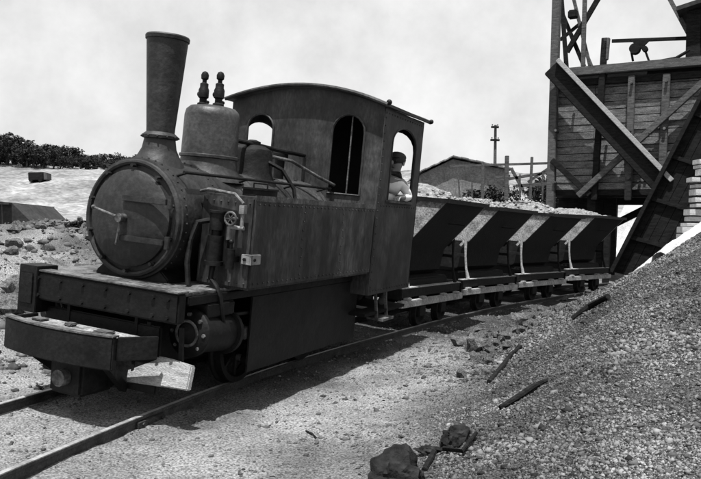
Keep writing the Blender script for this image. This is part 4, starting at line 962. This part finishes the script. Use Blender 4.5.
# ------------------------------------------------------------------ stones: scattered gravel (stuff), rubble, boulders, sticks
def ico():
    bm = bmesh.new(); bmesh.ops.create_icosphere(bm, subdivisions=1, radius=1.0)
    v = np.array([x.co[:] for x in bm.verts]); f = np.array([[q.index for q in p.verts] for p in bm.faces]); bm.free(); return v, f
IV, IF = ico()
OV = np.array([(1,0,0),(-1,0,0),(0,1,0),(0,-1,0),(0,0,1),(0,0,-1)], float); OF = np.array([(0,2,4),(2,1,4),(1,3,4),(3,0,4),(2,0,5),(1,2,5),(3,1,5),(0,3,5)])
def stones(name, X, Y, S, m, lab, cat, sink=.42, IV=IV, IF=IF, jit=.22):
    n = len(X); Z = height(X, Y); th = rng.uniform(0, 6.28, n); ax = rng.uniform(.6, 1.3, (n, 3)); ax[:,2] *= .7
    V = IV[None]*ax[:,None,:]*(1+rng.uniform(-jit, jit, (n, len(IV), 1)))
    ti = rng.uniform(-.6, .6, n); c, s_ = np.cos(ti)[:,None], np.sin(ti)[:,None]
    y = V[:,:,1]*c-V[:,:,2]*s_; z = V[:,:,1]*s_+V[:,:,2]*c; c, s_ = np.cos(th)[:,None], np.sin(th)[:,None]
    x = V[:,:,0]*c-y*s_; y = V[:,:,0]*s_+y*c
    P_ = np.stack([x, y, z], -1)*S[:,None,None]; P_ += np.stack([X, Y, Z+S*(.5-sink)], -1)[:,None,:]
    co = P_.reshape(-1, 3); f = (IF[None]+(np.arange(n)*len(IV))[:,None,None]).reshape(-1, 3)
    me = bpy.data.meshes.new(name); me.vertices.add(len(co)); me.vertices.foreach_set('co', co.ravel().astype(np.float32))
    me.loops.add(f.size); me.loops.foreach_set('vertex_index', f.ravel().astype(np.int32)); me.polygons.add(len(f))
    me.polygons.foreach_set('loop_start', (np.arange(len(f))*3).astype(np.int32)); me.update(); me.validate(); me.materials.append(MATS[m])
    o = link(name, me); tag(o, lab, cat, kind='stuff'); return o
# bank gravel
n = 900000; Y = .9+13.5*rng.random(n)**1.25; U = -.6+4.6*rng.random(n); X = np.interp(Y, TOEY, TOEX)+U
vis = (X/Y < .52) & (X/Y > -.3); dens = sst(-.4, 1.0, U+.5*fbm(X*1.2, Y*1.2, 3, 8)); keep = vis & (rng.random(n) < dens*.95+.03)
X, Y = X[keep], Y[keep]
S = np.clip(.0055+.0075*rng.exponential(.6, len(X)), .005, .04)*np.interp(Y, [1, 2, 4, 14], [.23, .28, .52, 1.25])*np.exp(.9*fbm(X*.9, Y*.9, 3, 71))
nr_ = (Y < 3.2); a_ = np.where(nr_)[0][:110000]; b_ = np.where(~nr_)[0][:135000]
stones('gravel', X[a_], Y[a_], S[a_], 'gravel', 'fine angular gravel on the nearest part of the bank at the lower right', 'gravel', IV=OV, IF=OF, jit=.34)
stones('gravel', X[b_], Y[b_], S[b_]*1.15, 'gravel', 'grey angular gravel covering the bank farther up towards the timber bin', 'gravel', IV=OV, IF=OF, jit=.35)
print('gravel', len(a_), len(b_), nr_.sum(), (~nr_).sum())
# loose stones on the trodden ground and between the rails
n = 90000; X = rng.uniform(-5.5, 3.5, n); Y = 1.8+11*rng.random(n)**1.2; keep = (np.abs(X/Y) < .55) & (rng.random(n) < .35+.65*(fbm(X*.9, Y*.9, 3, 55) > .05))
X, Y = X[keep], Y[keep]; stones('loose_stones', X, Y, np.clip(.003+.006*rng.exponential(.6, len(X))*np.interp(Y, [2, 8], [.7, 1.6]), .003, .05), 'rubble', 'small loose stones scattered over the pale ground beside the track', 'stones', IV=OV, IF=OF, jit=.3)
n = 14000; X = rng.uniform(-13, -2.2, n); Y = 4.5+17*rng.random(n); keep = (np.abs(X/Y) < .55) & (rng.random(n) < .25+.75*(fbm(X*.8, Y*.8, 3, 65) > .1))
X, Y = X[keep], Y[keep]; stones('rubble', X, Y, np.clip(.014+.03*rng.exponential(.7, len(X)), .01, .14), 'rubble', 'rough rubble strewn over the rising ground at the left', 'rubble', IV=OV, IF=OF, jit=.3)
# countable rocks: the rubble heap by the wagons
RM = [rock_mesh('rock', s_, 2, (1, random.uniform(.6, .9), random.uniform(.5, .8)), .55) for s_ in range(8)]
for me in RM: me.materials.append(MATS['rock'])
for i in range(78):
    t_ = random.random(); px = 462+t_*140+random.uniform(-6, 6); py = np.interp(px, [462, 500, 540, 600], [340, 330, 318, 297])+random.gauss(0, 8)
    q = atz(px, py, .12); s_ = random.uniform(.05, .13)*(1.0 if random.random() < .8 else 1.6)
    o = link('rock', RM[i % 8]); o.matrix_world = Matrix.Translation((q.x, q.y, hgt(q.x, q.y)+s_*.25)) @ Matrix.Rotation(random.uniform(0, 6.28), 4, 'Z') @ Matrix.Diagonal((s_, s_, s_, 1))
    tag(o, 'broken rock in the rubble heap at the foot of the bank by the wagons', 'rock', 'broken rocks heaped between the bank and the wagons')
for i in range(46):
    px = random.uniform(2, 92); py = random.uniform(228, 312); q = atz(px, max(py, 262), 0.4) if py > 262 else at(px, py, random.uniform(13, 19)); s_ = random.uniform(.07, .2)
    o = link('rock', RM[(i*3) % 8]); o.matrix_world = Matrix.Translation((q.x, q.y, hgt(q.x, q.y)+s_*.2)) @ Matrix.Rotation(random.uniform(0, 6.28), 4, 'Z') @ Matrix.Diagonal((s_, s_, s_, 1))
    tag(o, 'rough rock lying on the rising ground left of the locomotive', 'rock', 'rough rocks on the rising ground at the left')
def boulder(px, py, z0, sx, sy, sz, seed, lab, rot=0, m='boulder'):
    q = atz(px, py, z0); me = rock_mesh('boulder', seed, 4, (sx, sy, sz), .3); me.materials.append(MATS[m])
    o = link('boulder', me); o.matrix_world = Matrix.Translation((q.x, q.y, hgt(q.x, q.y)+sz*.45)) @ Matrix.Rotation(rot, 4, 'Z'); tag(o, lab, 'rock'); return o
boulder(399, 478, .05, .155, .12, .15, 3, 'large dark boulder at the bottom edge in the middle of the picture')
boulder(454, 436, .1, .10, .08, .09, 12, 'dark split rock just above the largest boulder', .3)
boulder(430, 433, .1, .09, .045, .03, 14, 'flat dark slab of rock lying beside the split rock', -.2)
boulder(612, 186+0, .1, .1, .1, .1, 5, 'x', 0) if False else None
def stick(pts, r, lab, m='dark_wood', extra=None):
    w_ = []
    for px, py, up in pts:
        q = at_ground(px, py); w_.append((q[0], q[1], hgt(q[0], q[1])+up))
    mb = MB().tube(w_, r, 8)
    if extra:
        for e_ in extra:
            w2 = []
            for px, py, up in e_:
                q = at_ground(px, py); w2.append((q[0], q[1], hgt(q[0], q[1])+up))
            mb.tube(w2, [x*.7 for x in r[:1]]+[.006]*(len(w2)-1), 6)
    o = mb.build('stick', m); tag(o, lab, 'stick'); return o
def at_ground(px, py):
    d = ray(px, py); lo = .5
    for k in range(400):
        Yv = .8+k*.05; q = Vector((0, 0, CAM_H))+d*Yv
        if q.z < hgt(q.x, q.y): return q.x, q.y
    return q.x, q.y
stick([(489, 384, .015), (503, 369, .03), (511, 358, .03), (521, 350, .03)], [.020, .022, .02, .016], 'short dark stick on the bank, upper one of the two below the rubble')
stick([(500, 412, .015), (520, 400, .025), (534, 391, .03), (546, 385, .03)], [.018, .02, .02, .014], 'dark stick on the gravel bank, lower one of the two below the rubble')
stick([(424, 474, .01), (434, 458, .03), (444, 455, .03), (462, 458, .03), (476, 441, .03)], [.016, .016, .014, .012, .010], 'forked dark branch lying right of the largest boulder')
stick([(306, 434, .008), (312, 437, .01), (317, 441, .008)], [.006, .008, .005], 'tiny dark twig on the pale trodden ground')
stick([(572, 322, .03), (590, 311, .05), (608, 302, .05)], [.028, .032, .028], 'dark timber lying along the top of the rubble by the last wagon')
# tufts of dry brush at the left foot of the hill
for i, px in enumerate((44, 66, 82)):
    q = at(px, 234, 17+random.uniform(-1, 1)); M = Matrix.Translation((q.x, q.y, hgt(q.x, q.y)-.05)) @ Matrix.Rotation(i, 4, 'Z') @ Matrix.Diagonal((.5, .3, .09, 1))
    t = empty('bush', M); tag(t, 'low dark scrub bush at the foot of the pale hill', 'bush', 'low scrub bushes left of the locomotive'); link('foliage', CR[i % 7], None, t)
print('objects', len(bpy.data.objects), 'tris', sum(len(m.polygons) for m in bpy.data.meshes))
